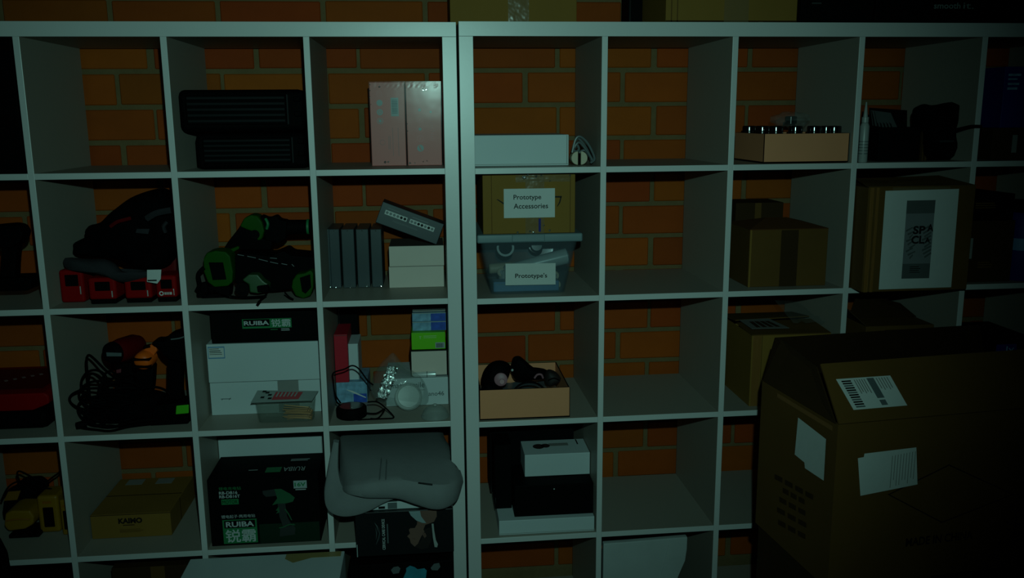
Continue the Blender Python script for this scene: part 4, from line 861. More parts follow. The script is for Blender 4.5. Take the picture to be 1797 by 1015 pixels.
# right-hand stack
Y = 0.15; l, d = pxbox(678, 789, 711, 664, Y, z0, 0.18); d = (XR-0.001-l[0], d[1], d[2])
b = Bx('white_box', 'white box printed smile and ano46, at the bottom of the small stack', 'box', l, d, WHITE); W, H = b.w, b.h
b.text('magic smile', mat('dark_green_ink', (0.03, 0.05, 0.05)), W*0.08, H*0.60, W*0.62, H*0.86); b.text('ano46', mat('dark_green_ink', (0.03, 0.05, 0.05)), W*0.68, H*0.34, W*0.93, H*0.50); b.dec('print_line', GREYC, W*0.5, H*0.555, W*0.62, H*0.57)
zs = z0+d[2]+0.0006
Y2 = 0.165; l, d = pxbox(721, 786, 657, 616, Y2, zs, 0.15)
b = Bx('white_box', 'white box with dark glossy rim in the middle of the small stack', 'box', (l[0], Y2, zs+0.0), (d[0], d[1], Q(750, 615, Y2).z-zs), BLACKG, bev=0.001); b.dec('front_face', CREAM, 0.003, 0.004, b.w-0.003, b.h-0.003, t=0.0012)
p0 = Q(724, 655, Y2-0.02); 
tb = tube_thing('silver_tube', 'small silver tube lying in front of the dark-rimmed white box', 'tube', Vector((p0.x, Y2-0.012, zs+0.0092)), Vector((Q(765, 655, Y2-0.02).x, Y2-0.012, zs+0.0092)), [(0, 0.004), (0.1, 0.0075), (0.6, 0.0085), (0.62, 0.0088), (0.98, 0.0088), (1, 0.006)], SILV, GREYP, (0.60, 0.63, 0.0091))
zg = zs+b.h+0.0012
Y3 = 0.17; l, d = pxbox(722.5, 782, 613, 584, Y3, zg, 0.14)
b = Bx('green_box', 'bright green box with barcode in the small stack', 'box', (l[0], Y3, zg), (d[0], d[1], Q(750, 584, Y3).z-zg), GREENB); W, H = b.w, b.h
b.dec('barcode_label', MINT, W*0.70, H*0.06, W*0.98, H*0.40); b.bars(INK, W*0.73, H*0.10, W*0.95, H*0.36, 7, vertical=True, t=0.0012, name='barcode', ragged=0.05)
pg = mat('pale_green_print', (0.30, 0.55, 0.18)); b.bars(pg, W*0.36, H*0.62, W*0.83, H*0.82, 2, fill=0.5); b.shape('emblem', pg, [[(W*0.22, H*0.80), (W*0.30, H*0.80), (W*0.27, H*0.74), (W*0.27, H*0.62), (W*0.25, H*0.62), (W*0.25, H*0.74)]])
zz = zg+b.h+0.0006
for k, (ya, yb) in enumerate(((583, 567), (566, 551))):
    Y4 = 0.19; h = Q(755, yb, Y4).z-Q(755, ya, Y4).z
    b = Bx('blue_box', ('lower' if k == 0 else 'upper') + ' of two slim blue speckled boxes on the green box', 'box', (Q(723.5, 565, Y4).x, Y4, zz), (min(Q(785, 565, Y4).x, -0.0405)-Q(723.5, 565, Y4).x, 0.12, h), BLUEL, group='slim blue boxes'); b.dec('blue_end', BLUE, b.w*0.55, 0.001, b.w-0.001, b.h-0.002); b.dec('pale_rim', MINT, 0, b.h-0.002, b.w, b.h)
    zz += h+0.0006
b = Bx('dark_box', 'thin dark box at the very top of the small stack', 'box', (Q(724, 550, 0.2).x, 0.20, zz), (min(0.105, -0.041-Q(724, 550, 0.2).x), 0.11, min(0.014, Z[2]-TS-0.003-zz)), GREYC); b.dec('edge_line', BLACK, 0.001, b.h*0.4, b.w-0.001, b.h*0.5)
# bag with foil
Y = 0.10; bc = Q(690, 690, Y)
t = Th('plastic_bag', 'clear plastic bag with crumpled foil strip and round white jar', 'bag', (bc.x, Y, z0))
bo = PX([(648, 690), (655, 665), (668, 645), (682, 632), (690, 628), (700, 640), (715, 655), (740, 672), (752, 700), (748, 722), (720, 732), (690, 728), (662, 715)], Y-0.03); clampv(bo, z0+0.012)
t.add(MB().pillow(bo, 0.10, rings=9, lump=0.012, seed=6), 'bag_body', BAG)
fo = MB(); fpts = []
nu, nv = 10, 22
e0 = [Q(660, 697, Y-0.045), Q(680, 700, Y-0.05)]; e1 = [Q(681, 641, Y-0.02), Q(699, 646, Y-0.025)]
VV = [[fo.bm.verts.new((e0[0]*(1-i/nu)+e0[1]*(i/nu))*(1-j/nv)+(e1[0]*(1-i/nu)+e1[1]*(i/nu))*(j/nv)+Vector((random.uniform(-0.002, 0.002), random.uniform(-0.006, 0.006), random.uniform(-0.003, 0.003)))) for i in range(nu+1)] for j in range(nv+1)]
for j in range(nv):
    for i in range(nu): fo.bm.faces.new((VV[j][i], VV[j][i+1], VV[j+1][i+1], VV[j+1][i]))
t.add(fo, 'foil_strip', FOIL, smooth=False)
p = Q(716, 705, Y-0.02); t.add(MB().lathe(p+Vector((0, 0.03, 0.005)), (0.1, -1, 0.35), [(0, 0.036), (0.022, 0.040), (0.026, 0.040), (0.027, 0.033), (0.024, 0.031), (0.0245, 0.004)], 32), 'white_jar', MILK)
p = Q(765, 728, 0.045); p.z = z0+0.0004; p.x = min(p.x, -0.0795)
t = Th('clear_dome', 'frosted clear dome lid lying at front right of the third shelf', 'lid', p)
t.add(MB().lathe(p, (0, 0, 1), [(0, 0.040), (0.002, 0.0405), (0.006, 0.038), (0.020, 0.032), (0.030, 0.020), (0.034, 0.006)], 32), 'dome', MILK); t.add(MB().lathe(p+Vector((0, 0, 0.034)), (0, 0, 1), [(0, 0.006), (0.003, 0.005)], 16), 'knob', GREYL)
p = Q(617, 722, 0.075); p.z = z0+0.0004
t = Th('round_speaker', 'round black puck speaker with its cable, before the blue patterned box', 'speaker', p); t.lim = (XP+0.001, None, z0+0.0003)
t.add(MB().lathe(p, (0, 0, 1), [(0, 0.040), (0.003, 0.043), (0.026, 0.043), (0.030, 0.040), (0.031, 0.034)], 36), 'puck', BLACKP); t.add(MB().lathe(p+Vector((0, 0, 0.031)), (0, 0, 1), [(0, 0.034), (0.001, 0.033)], 36), 'grille', BLACKG); t.add(MB().ball(p+Vector((0.003, -0.02, 0.032)), 0.002, 8), 'light', GREYL)
for pts, Yk in (([(598, 708), (588, 692), (585, 670), (585, 655), (605, 648), (618, 642), (630, 648), (645, 668), (655, 676)], 0.055), ([(645, 706), (662, 706), (676, 716), (688, 728), (690, 734), (672, 738), (640, 740), (628, 742), (615, 732)], 0.035), ([(640, 725), (660, 726), (675, 718), (664, 734), (650, 737)], 0.04), ([(598, 712), (590, 704), (587, 690)], 0.05)):
    P_ = [Q(x, y, Yk) for x, y in pts]
    clampv(P_, z0+0.003, XP+0.004)
    t.add(MB().tube(P_, 0.0022, 7, 5), 'cable', BLACKP)

# ================================================================== right unit, third row
z0 = Z[3]; Yt = ry(0.15)+0.012; c0 = Vector((Q(843, 740, Yt).x, Yt, z0+0.0017)); c1 = Vector((Q(999, 738, Yt).x, Yt, z0+0.0017))
c0.x = max(c0.x, ROFF.x+TP+0.003)
tray('card_tray', 'tan card tray of black hair tools on the third shelf', c0, c1, 0.26, Q(920, 684, Yt).z-z0)
zi = z0+0.0052
mb = MB(); n = 12
VV = [[mb.bm.verts.new((c0.x+0.01+(c1.x-c0.x-0.02)*i/n, Yt+0.012+0.235*j/n, zi+0.026+0.010*noise.noise(Vector((i*0.7, j*0.7, 2))))) for i in range(n+1)] for j in range(n+1)]
for j in range(n):
    for i in range(n): mb.bm.faces.new((VV[j][i], VV[j][i+1], VV[j+1][i+1], VV[j+1][i]))
bg = Th('plastic_sheet', 'crumpled grey plastic sheet lining the tan tray of hair tools', 'sheet', (c0.x+0.1, Yt+0.1, zi)); bg.add(mb, 'sheet_body', mat('grey_film', (0.09, 0.11, 0.13), 0.35, 0.5)); bg.add(MB().bb((c0.x+0.02, Yt+0.02, zi), (c1.x-0.02, Yt+0.22, zi+0.012)), 'sheet_fold', mat('grey_film', (0.05, 0.065, 0.08)))
def gadget(name, label, cat, body, Yk, th, m, parts):
    t = Th(name, label, cat, (Q(*body[0], Yk).x, Yk, zi)); t.add(MB().pillow(PX(body, Yk), th, rings=7), 'body', m)
    for n_, mb_, mm in parts: t.add(mb_, n_, mm)
    return t
Yg = Yt+0.07
gadget('hair_dryer', 'black hair dryer head with pink disc at left of the tan tray', 'hair dryer', [(846, 672), (852, 654), (866, 641), (884, 639), (898, 648), (896, 664), (884, 680), (866, 690), (850, 694)], Yg, 0.07, BLACKP, [('pink_disc', MB().lathe(Q(879, 666, Yg-0.006), (-0.1, -1, 0.15), [(0, 0.019), (0.005, 0.019), (0.007, 0.016)], 24), mat('dusty_pink', (0.30, 0.13, 0.16), 0.5)), ('disc_hub', MB().lathe(Q(881, 670, Yg-0.015), (-0.1, -1, 0.15), [(0, 0.008), (0.004, 0.007)], 16), mat('pale_pink', (0.42, 0.2, 0.22), 0.5))])
gadget('hair_brush', 'black round brush lying diagonally at the back of the tan tray', 'brush', [(899, 640), (903, 631), (912, 629), (920, 634), (936, 648), (950, 656), (962, 654), (966, 664), (958, 670), (930, 672), (908, 672), (899, 658)], Yt+0.13, 0.05, BLACKP, [('bristles', MB().tube([Q(938, 664, Yt+0.125), Q(943, 658, Yt+0.122), Q(950, 658, Yt+0.122), Q(953, 664, Yt+0.125)], 0.003, 6), mat('dusty_pink', (0.3, 0.13, 0.16))), ('ferrule', MB().ball(Q(899, 650, Yt+0.12), 0.004, 8), SILV)])
gadget('black_pouch', 'black pouch slumped at the right end of the tan tray', 'pouch', [(958, 668), (962, 654), (974, 655), (984, 664), (986, 672), (974, 680), (962, 682)], Yt+0.10, 0.05, mat('brown_black', (0.012, 0.006, 0.006), 0.7), [('pouch_tie', MB().tube([Q(962, 668, Yt+0.1), Q(972, 664, Yt+0.095), Q(982, 668, Yt+0.1)], 0.002, 6), BLACKP)])
gadget('hair_clipper', 'black clipper lying in the front left corner of the tan tray', 'clipper', [(844, 690), (852, 676), (866, 676), (884, 688), (892, 697), (868, 700), (846, 700)], Yt+0.03, 0.05, BLACKP, [('blade', MB().bb(Q(860, 697, Yt+0.028), Q(868, 690, Yt+0.034)), GREYP)])
t = Th('headband', 'thin black hoop standing in the front of the tan tray', 'headband', (Q(930, 695, Yt+0.04).x, Yt+0.04, zi)); t.add(MB().tube([Q(899, 700, Yt+0.03), Q(903, 684, Yt+0.035), Q(918, 673, Yt+0.04), Q(938, 672, Yt+0.045), Q(952, 680, Yt+0.045), Q(962, 692, Yt+0.045)], 0.003, 8), 'hoop', BLACKP); t.add(MB().ball(Q(899, 700, Yt+0.03), 0.004, 8), 'hoop_end', BLACKP)
# carton with loose label, third row
Yq = ry(0.95)+0.036; x0 = Q(1314, 713, Yq).x; x1 = min(Q(1458, 700, Yq).x, 1.072); H = Q(1380, 588, Yq).z-z0
b = Bx('cardboard_box', 'open kraft carton with loose shipping sheet on its flaps, third row', 'box', (x0, Yq, z0), (x1-x0, 0.28, H), KRAFT, body=False); open_carton(b, KRAFT); W = b.w
flap(b.o, 'flap', KRAFTD, [(0, 0, H), (W, 0, H), (W*0.98, 0.13, H+0.012), (0.0, 0.13, H+0.006)]); flap(b.o, 'flap', KRAFTD, [(W, 0.28, H), (0, 0.28, H), (0.0, 0.14, H+0.012), (W*0.98, 0.14, H+0.018)])
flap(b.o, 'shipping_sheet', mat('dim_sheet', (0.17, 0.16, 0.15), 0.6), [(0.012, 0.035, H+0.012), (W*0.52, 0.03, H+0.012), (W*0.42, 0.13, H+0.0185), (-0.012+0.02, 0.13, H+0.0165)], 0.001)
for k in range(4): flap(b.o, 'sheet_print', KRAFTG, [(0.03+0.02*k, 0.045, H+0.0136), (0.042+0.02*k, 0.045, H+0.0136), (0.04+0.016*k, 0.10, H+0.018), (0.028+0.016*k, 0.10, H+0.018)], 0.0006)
mb = MB(); VV = [[mb.bm.verts.new((W*0.55+W*0.42*i/8, 0.02+0.2*j/8, H+0.03+0.05*(j/8)*(1-i/12)+0.008*noise.noise(Vector((i*.8, j*.8, 4))))) for i in range(9)] for j in range(9)]
for j in range(8):
    for i in range(8): mb.bm.faces.new((VV[j][i], VV[j][i+1], VV[j+1][i+1], VV[j+1][i]))
mb.build('plastic_wrap', BAG, b.o)
tape_strip(b, 0.004, 0, 0.028, H, seed=41, m=mat('brown_tape', (0.2, 0.085, 0.02))); b.dec('crease', KRAFTD, 0.03, 0, 0.032, H)
# brown carton behind the big box
Yq = ry(1.25)+0.06; x0 = Q(1518, 600, Yq).x; x1 = Q(1637, 600, Yq).x; H = Q(1570, 572, Yq).z-z0
b = Bx('brown_carton', 'low brown carton with printed front, half hidden behind the foreground box', 'box', (x0, Yq, z0), (x1-x0, 0.22, H), KRAFTD); b.dec('print_panel', KRAFTG, b.w*0.28, H-0.045, b.w*0.74, H-0.012)
flap(b.o, 'flap', KRAFTG, [(0, 0.11, H), (b.w, 0.1, H), (b.w*0.9, 0.16, H+0.03), (b.w*0.32, 0.2, H+0.06)]); flap(b.o, 'flap', KRAFTG, [(0, 0.0, H), (0, 0.2, H), (-0.04, 0.2, H+0.05), (-0.045, 0.03, H+0.045)])
b = Bx('dark_box', 'black carton with blue label in the lowest visible right edge cubby', 'box', (1.455, ry(1.6)+0.02, z0), (0.30, 0.3, 0.16), BLACK)
p = Q(1747, 628, b.o.location.y); u = p.x-1.455; v = 0.02
b.dec('label', BLUED, u, 0.085, u+0.065, 0.15); b.text('ly', BLUEL, u+0.03, 0.11, u+0.055, 0.142)

# ================================================================== fourth row, left
z0 = Z[4]
Y = 0.10
def yellow_pack(label, x0, x1, yt, yb, Y, window=True):
    l, d = pxbox(x0, x1, yb, yt, Y, z0, 0.08); w_, d_, h_ = d; r = root('battery_charger', label, 'battery', l, group='yellow batteries and chargers')
    MB().bb((0, 0, 0), d, min(0.01, 0.2*min(w_, h_)), 3).build('housing', YEL, r)
    if window: MB().bb((w_*0.26, -0.0016, h_*0.16), (w_*0.76, 0.004, h_*0.70), 0.002, 1).build('window', BLACKP, r)
    else: MB().bb((w_*0.05, -0.002, -0.0), (w_*0.95, d_*0.8, h_*0.14), 0.003, 1).build('foot', BLACKP, r)
    MB().bb((w_*0.3, -0.0012, h_*0.80), (w_*0.7, 0.003, h_*0.86)).build('ridge', mat('dark_yellow', (0.3, 0.09, 0.002)), r)
    return r
yellow_pack('upright yellow battery with black window beside the shelf divider', 68, 106, 871, 923, 0.16)
yellow_pack('narrow yellow battery half hidden by the shelf divider', 109, 126, 878, 931, 0.14)
t = Th('battery_charger', 'yellow and black charger lying flat at the left picture edge', 'charger', (Q(35, 935, 0.13).x, 0.13, z0), 'yellow batteries and chargers')
cp = PX([(8, 902), (20, 897), (52, 897), (60, 908), (58, 922), (44, 930), (14, 934), (6, 924)], 0.13)
for p in cp: p.z = max(p.z, z0+0.009)
t.add(MB().prism(cp, 0.09, 0.008), 'housing', YEL); t.add(MB().bb((cp[0].x+0.0, 0.135, z0), (cp[3].x+0.005, 0.215, z0+0.012), 0.003), 'foot', BLACKP)
t.add(MB().tube([Q(10, 915, 0.128), Q(30, 912, 0.126), Q(52, 912, 0.128)], 0.002, 6), 'groove', mat('dark_yellow', (0.3, 0.09, 0.002)))
t = Th('battery_charger', 'black charger with yellow sticker behind the yellow charger', 'charger', (Q(35, 900, 0.25).x, 0.25, z0), 'yellow batteries and chargers')
cp = PX([(2, 900), (6, 872), (20, 858), (50, 856), (64, 866), (66, 902), (60, 918), (4, 920)], 0.25)
for p in cp: p.z = max(p.z, z0+0.0005)
t.add(MB().prism(cp, 0.10, 0.01), 'housing', BLACKP); t.add(MB().prism(PX([(6, 880), (14, 864), (36, 862), (30, 878)], 0.247), 0.004, 0.001), 'sticker', mat('dull_yellow', (0.22, 0.09, 0.003)))
tangle('power_cord', 'thin black charger cords looping above the yellow batteries', [([(2, 880), (15, 855), (35, 845), (60, 850), (85, 862), (108, 866)], 0.2), ([(38, 858), (34, 845), (30, 832), (36, 828), (60, 840), (82, 850)], 0.22), ([(70, 856), (90, 840), (105, 828), (107, 815)], 0.24), ([(60, 870), (75, 858), (92, 860), (98, 872)], 0.2)], 0.0028, BLACKP, (Q(50, 880, 0.2).x, 0.2, z0), (-1.425, -1.100))
# KAIMO carton
Yk = 0.105; x0 = Q(162, 945, Yk).x; x1 = Q(302, 940, Yk).x; H = Q(230, 902, Yk).z-z0
b = Bx('cardboard_box', 'flat kraft carton printed with a short dark name, fourth row left', 'box', (max(x0, -1.0775), Yk, z0), (x1-x0, 0.26, H), KRAFT, rz=0.0); W = b.w
b.text('KAIMO', INK, W*0.345, H*0.60, W*0.645, H*0.83, bold=0.05); b.bars(KRAFTG, W*0.40, H*0.50, W*0.60, H*0.55, 1, fill=0.8); b.bars(KRAFTD, W*0.35, H*0.2, W*0.66, H*0.36, 3, fill=0.4)
b.dec('seam', KRAFTG, 0, H-0.003, W, H-0.001); b.dec('top_seam', KRAFTG, 0.001, 0.128, W-0.001, 0.132, 't'); b.dec('packing_slip', GREYC, 0.03, 0.21, 0.08, 0.25, 't'); b.dec('packing_slip', GREYC, 0.12, 0.21, 0.17, 0.25, 't'); b.dec('side_crease', KRAFTG, 0.10, 0.002, 0.104, H-0.002, 'r')
t = Th('cable_reel', 'black rubber wheel against the divider behind the flat kraft carton', 'wheel', (-0.766, 0.30, z0))
for zc_ in (0.018,): t.add(MB().bb((-0.776, 0.12, z0), (-0.747, 0.15, z0+0.028), 0.004), 'foot', BLACKP)
t.add(MB().cyl((-0.775, 0.34, z0+0.11), (-0.747, 0.34, z0+0.11), 0.042, n=28), 'tyre', BLACKP); t.add(MB().bb((-0.768, 0.13, z0+0.006), (-0.755, 0.35, z0+0.02)), 'arm', BLACKP); t.add(MB().bb((-0.768, 0.33, z0+0.01), (-0.755, 0.35, z0+0.11)), 'post', BLACKP)
# RUIBA drill carton
XW = -0.7256
Yr = 0.022; x0 = max(Q(372, 957, Yr).x, XW+0.001); x1 = Q(564, 952, Yr).x; H = Q(470, 838, Yr).z-z0
b = Bx('tool_carton', 'black drill carton with picture of a green drill, fourth row', 'box', (x0, Yr, z0), (x1-x0, 0.17, H), BLACK, rz=0.0); W = b.w
b.dec('green_glow', mat('dark_green_print', (0.002, 0.018, 0.008), 0.5, 0.2), W*0.44, 0.002, W*0.99, H*0.3, t=0.0003)
b.text('锂电充电钻', GREENP, W*0.10, H*0.835, W*0.30, H*0.885); b.text('RB-DB16', GWHT, W*0.10, H*0.775, W*0.265, H*0.82, bold=0.02); b.text('RB-DB16T', GWHT, W*0.10, H*0.72, W*0.285, H*0.765, bold=0.02)
b.dec('green_plate', GREENP, W*0.115, H*0.62, W*0.27, H*0.70); b.text('MOTOR', BLACK, W*0.125, H*0.635, W*0.26, H*0.685, t=0.0016)
b.text('锂电起子·两用电钻', GWHT, W*0.105, H*0.415, W*0.41, H*0.465)
b.dec('logo_panel', GREENP, W*0.11, H*0.03, W*0.42, H*0.39); b.dec('logo_panel', BLACK, W*0.125, H*0.265, W*0.405, H*0.375, t=0.0010); b.text('RUIBA', GWHT, W*0.14, H*0.28, W*0.395, H*0.36, bold=0.03); b.text('锐霸', GWHT, W*0.13, H*0.045, W*0.405, H*0.245, bold=0.015)
b.dec('voltage_badge', MINT, W*0.775, H*0.815, W*0.895, H*0.93); b.text('16V', GREENP, W*0.785, H*0.845, W*0.885, H*0.905, t=0.0016, bold=0.03); b.dec('badge_line', GWHT, W*0.79, H*0.79, W*0.885, H*0.802)
gd = mat('printed_green', (0.008, 0.085, 0.03), 0.5); gk = mat('printed_dark', (0.015, 0.02, 0.018), 0.5)
b.shape('drill_print', gk, [[(W*.49, H*.80), (W*.60, H*.82), (W*.62, H*.72), (W*.52, H*.71), (W*.495, H*.75)], [(W*.62, H*.60), (W*.69, H*.60), (W*.70, H*.40), (W*.74, H*.26), (W*.66, H*.24), (W*.63, H*.40)], [(W*.62, H*.10), (W*.76, H*.12), (W*.77, H*.22), (W*.75, H*.27), (W*.63, H*.23)]], t=0.0010)
b.shape('drill_print', gd, [[(W*.60, H*.82), (W*.66, H*.82), (W*.74, H*.74), (W*.78, H*.68), (W*.76, H*.62), (W*.70, H*.60), (W*.62, H*.60), (W*.57, H*.58), (W*.62, H*.68)], [(W*.69, H*.52), (W*.72, H*.44), (W*.745, H*.34), (W*.735, H*.34), (W*.71, H*.43), (W*.68, H*.51)], [(W*.62, H*.225), (W*.66, H*.235), (W*.72, H*.27), (W*.77, H*.26), (W*.76, H*.285), (W*.71, H*.285), (W*.655, H*.25), (W*.62, H*.24)], [(W*.60, H*.50), (W*.63, H*.56), (W*.635, H*.47), (W*.60, H*.45), (W*.62, H*.49)]], t=0.0012)
b.text('RUIBA', GWHT, W*0.66, 0.035, W*0.86, 0.065, 't', rot=180); b.dec('top_print', GREENP, W*0.50, 0.035, W*0.64, 0.07, 't'); b.bars(GWHT, W*0.34, 0.05, W*0.43, 0.056, 1, 't', fill=0.8); b.bars(GWHT, W*0.7, 0.105, W*0.88, 0.125, 2, 't', fill=0.5)
Yr2 = 0.20; x0 = max(Q(380, 800, Yr2).x, XW+0.001); x1 = min(Q(572, 800, Yr2).x, -0.392)
zk = z0
b = Bx('white_box', 'tall pale box behind the drill carton, showing at its right', 'box', (x0+0.01, Yr2, zk), (-0.3915-x0-0.01, 0.17, Q(480, 812, Yr2).z-zk), WHITE); b.dec('crease', GREYC, b.w-0.01, 0.0, b.w-0.0085, b.h)
zw = zk+b.h+0.0006; Yr3 = 0.196; x0 = max(Q(376, 790, Yr3).x, XW+0.001); x1 = Q(566, 790, Yr3).x
b = Bx('white_box', 'white box at the top of the cubby above the drill carton', 'box', (x0, Yr3, zw), (x1-x0, 0.19, Q(470, 768, Yr3).z-zw), WHITE); b.dec('lid_edge', GREYC, b.w-0.002, 0.001, b.w-0.0008, b.h-0.001)
# neck cushion
Yc = -0.07
t = Th('foam_cushion', 'grey contoured foam cushion bulging out of its cubby', 'cushion', (Q(690, 890, 0.0).x, 0.02, z0+0.13))
def resample(P, n):
    out = []
    for k in range(n+1):
        s_ = k/n*(len(P)-1); i = min(int(s_), len(P)-2); t_ = s_-i; a, b_, c, d = P[max(i-1, 0)], P[i], P[i+1], P[min(i+2, len(P)-1)]
        out.append(0.5*((2*b_)+(c-a)*t_+(2*a-5*b_+4*c-d)*t_*t_+(3*b_-a-3*c+d)*t_**3))
    return out
# main slab: a deep wavy front lip, its upper face running back into the cubby
yL = [-0.065, -0.118, -0.138, -0.142, -0.144, -0.148, -0.15, -0.142, -0.112, -0.062]
topP = [(597, 852), (612, 851), (640, 848), (668, 844), (700, 842), (728, 846), (755, 850), (780, 851), (802, 846), (812, 838)]
botP = [(598, 857), (610, 867), (638, 874), (664, 875), (698, 876), (730, 886), (758, 894), (782, 892), (803, 877), (813, 846)]
bkP = [(589, 772), (602, 767), (625, 766), (655, 766), (690, 765), (715, 765), (740, 765), (758, 765), (772, 766), (781, 772)]
n_ = 44
T_ = resample([Q(x, y, Y_+0.006) for (x, y), Y_ in zip(topP, yL)], n_); B_ = resample([Q(x, y, Y_+0.006) for (x, y), Y_ in zip(botP, yL)], n_)
K_ = resample([Q(x, y, 0.19) for x, y in bkP], n_); mb = MB(); cols = []
for tp, bt, bk_ in zip(T_, B_, K_):
    bk_.x = min(max(bk_.x, -0.366), -0.044); bk_.z = min(bk_.z, Z[3]-TS-0.006); mid = (tp+bt)/2+Vector((0, -0.010, 0))
    far = Vector((bk_.x*0.94-0.012, 0.36, bk_.z-0.02)); c = []
    for f in (1, 0.75, 0.5, 0.25): c.append(bk_*(1-f)+far*f)
    for f in (1, 0.8, 0.65, 0.55, 0.5, 0.46, 0.42, 0.38, 0.34, 0.30, 0.26, 0.2, 0.12, 0.06):
        p_ = tp*(1-f)+bk_*f+Vector((0, 0, 0.016*math.sin(math.pi*f)))
        if p_.y > -0.02: p_.z = min(p_.z, Z[3]-TS-0.004)
        if p_.y > -0.008: p_.x = min(max(p_.x, -0.3712), -0.0395)
        elif p_.y > -0.06: g = math.sqrt(max(0, 1-((p_.y+0.06)/0.052)**2)); p_.x = min(max(p_.x, -0.3712-0.04*g), -0.0395+0.04*g)
        c.append(p_)
    c += [tp, tp*0.75+mid*0.25+Vector((0, -0.004, 0)), mid, bt*0.75+mid*0.25+Vector((0, -0.004, 0)), bt]
    bb_ = Vector((min(max(bt.x, -0.365), -0.045), -0.088, max(bt.z, z0+0.10))); zz_ = z0+0.180
    c += [Vector((bb_.x, -0.092, max(bt.z+0.004, z0+0.12))), Vector((bb_.x, -0.06, zz_)), Vector((bb_.x, 0.10, zz_+0.01)), Vector((far.x, 0.32, zz_+0.02))]
    if bt.y > -0.09: c[-4] = Vector((bb_.x, bt.y+0.004, max(bt.z+0.006, zz_-0.004)))
    cols.append([mb.bm.verts.new(v) for v in c])
for i in range(n_):
    a_, b_ = cols[i], cols[i+1]; m_ = len(a_)
    for k in range(m_): mb.bm.faces.new((a_[k], a_[(k+1) % m_], b_[(k+1) % m_], b_[k]))
mb.bm.faces.new(cols[0][::-1]); mb.bm.faces.new(cols[-1])
t.add(mb, 'upper_slab', FOAM)
outer = [(584, 776, -0.032), (579, 800, -0.038), (572, 838, -0.058), (568, 866, -0.078), (571, 890, -0.096), (582, 903, -0.108), (602, 909, -0.112), (628, 906, -0.113), (652, 897, -0.113), (672, 886, -0.113), (694, 877, -0.113)]
inner = [(594, 778, -0.032), (593, 800, -0.040), (593, 825, -0.056), (597, 846, -0.074), (602, 856, -0.088), (608, 861, -0.100), (616, 864, -0.108), (630, 867, -0.111), (648, 869, -0.112), (668, 870, -0.112), (692, 873, -0.112)]
OO = resample([Q(*v) for v in outer], 40); II = resample([Q(*v) for v in inner], 40); mb = MB(); mb.soft = True; cols = []
for o_, i_ in zip(OO, II):
    back_ = Vector((0, 0.022, 0)); r_ = (i_-o_).normalized()*0.006
    cols.append([mb.bm.verts.new(v) for v in (o_+back_*0.5, o_+r_*0.3+back_*0.12, o_+r_, (o_+i_)/2, i_, i_+back_, (o_+i_)/2+back_, o_+r_+back_, o_+r_*0.3+back_*0.88)])
for ca, cb in zip(cols, cols[1:]):
    for k in range(9): mb.bm.faces.new((ca[k], ca[(k+1) % 9], cb[(k+1) % 9], cb[k]))
mb.bm.faces.new(cols[0][::-1]); mb.bm.faces.new(cols[-1])
t.add(mb, 'lower_wing', FOAM)
t.add(MB().tube([Q(734, 848, -0.147), Q(742, 849, -0.150), Q(750, 850, -0.152), Q(759, 851, -0.152)], 0.0022, 6), 'stitched_mark', INK)
t.add(MB().tube([Q(666, 842, -0.138), Q(668, 820, -0.074), Q(670, 798, 0.012)], 0.0022, 6), 'seam', mat('grey_seam', (0.12, 0.125, 0.13), 0.9))
t.add(MB().tube([Q(677, 842, -0.139), Q(678, 820, -0.075), Q(679, 798, 0.011)], 0.0022, 6), 'seam', mat('grey_seam', (0.12, 0.125, 0.13), 0.9))
# cartons below the cushion
Yc = -0.085; x0 = Q(627, 985, Yc).x; x1 = min(Q(797, 980, Yc).x, -0.0375); H = Q(710, 897, Yc).z-z0
b = Bx('device_carton', 'black carton with sideways portrait, jutting out below the grey cushion', 'box', (x0, Yc, z0), (x1-x0, 0.30, H), mat('charcoal_print', (0.006, 0.008, 0.009), 0.4, 0.3)); W = b.w
b.text('CERVICAL CARE DEVICE', GWHT, W*0.265, H*0.14, W*0.295, H*0.84, rot=90, bold=0.02); b.dec('fine_print', GREYP, W*0.315, H*0.28, W*0.328, H*0.72)
b.shape('leaf_emblem', GREYP, [[(W*.195, H*.24), (W*.225, H*.38), (W*.232, H*.52), (W*.222, H*.40)], [(W*.19, H*.78), (W*.215, H*.66), (W*.228, H*.52), (W*.222, H*.68)], [(W*.20, H*.36), (W*.212, H*.52), (W*.20, H*.68), (W*.206, H*.52)], [(W*.23, H*.36), (W*.238, H*.52), (W*.23, H*.68), (W*.243, H*.52)]])
hair = mat('hair_print', (0.012, 0.008, 0.007)); skd = mat('skin_shade_print', (0.12, 0.06, 0.045))
b.shape('portrait_hair', hair, [[(W*.60, H*.16), (W*.66, H*.10), (W*.73, H*.12), (W*.77, H*.30), (W*.77, H*.60), (W*.70, H*.56), (W*.66, H*.30)]], t=0.0009)
b.shape('portrait_skin', SKIN, [[(W*.64, H*.985), (W*.83, H*.985), (W*.83, H*.84), (W*.80, H*.72), (W*.71, H*.66), (W*.69, H*.56), (W*.70, H*.50), (W*.665, H*.40), (W*.63, H*.24), (W*.595, H*.17), (W*.555, H*.26), (W*.545, H*.36), (W*.52, H*.42), (W*.55, H*.48), (W*.54, H*.57), (W*.555, H*.60), (W*.60, H*.60), (W*.625, H*.68)]], t=0.0011)
b.shape('portrait_collar', mat('collar_print', (0.25, 0.33, 0.35)), [[(W*.545, H*.985), (W*.66, H*.985), (W*.67, H*.86), (W*.72, H*.70), (W*.68, H*.71), (W*.62, H*.77), (W*.565, H*.89)]], t=0.0013)
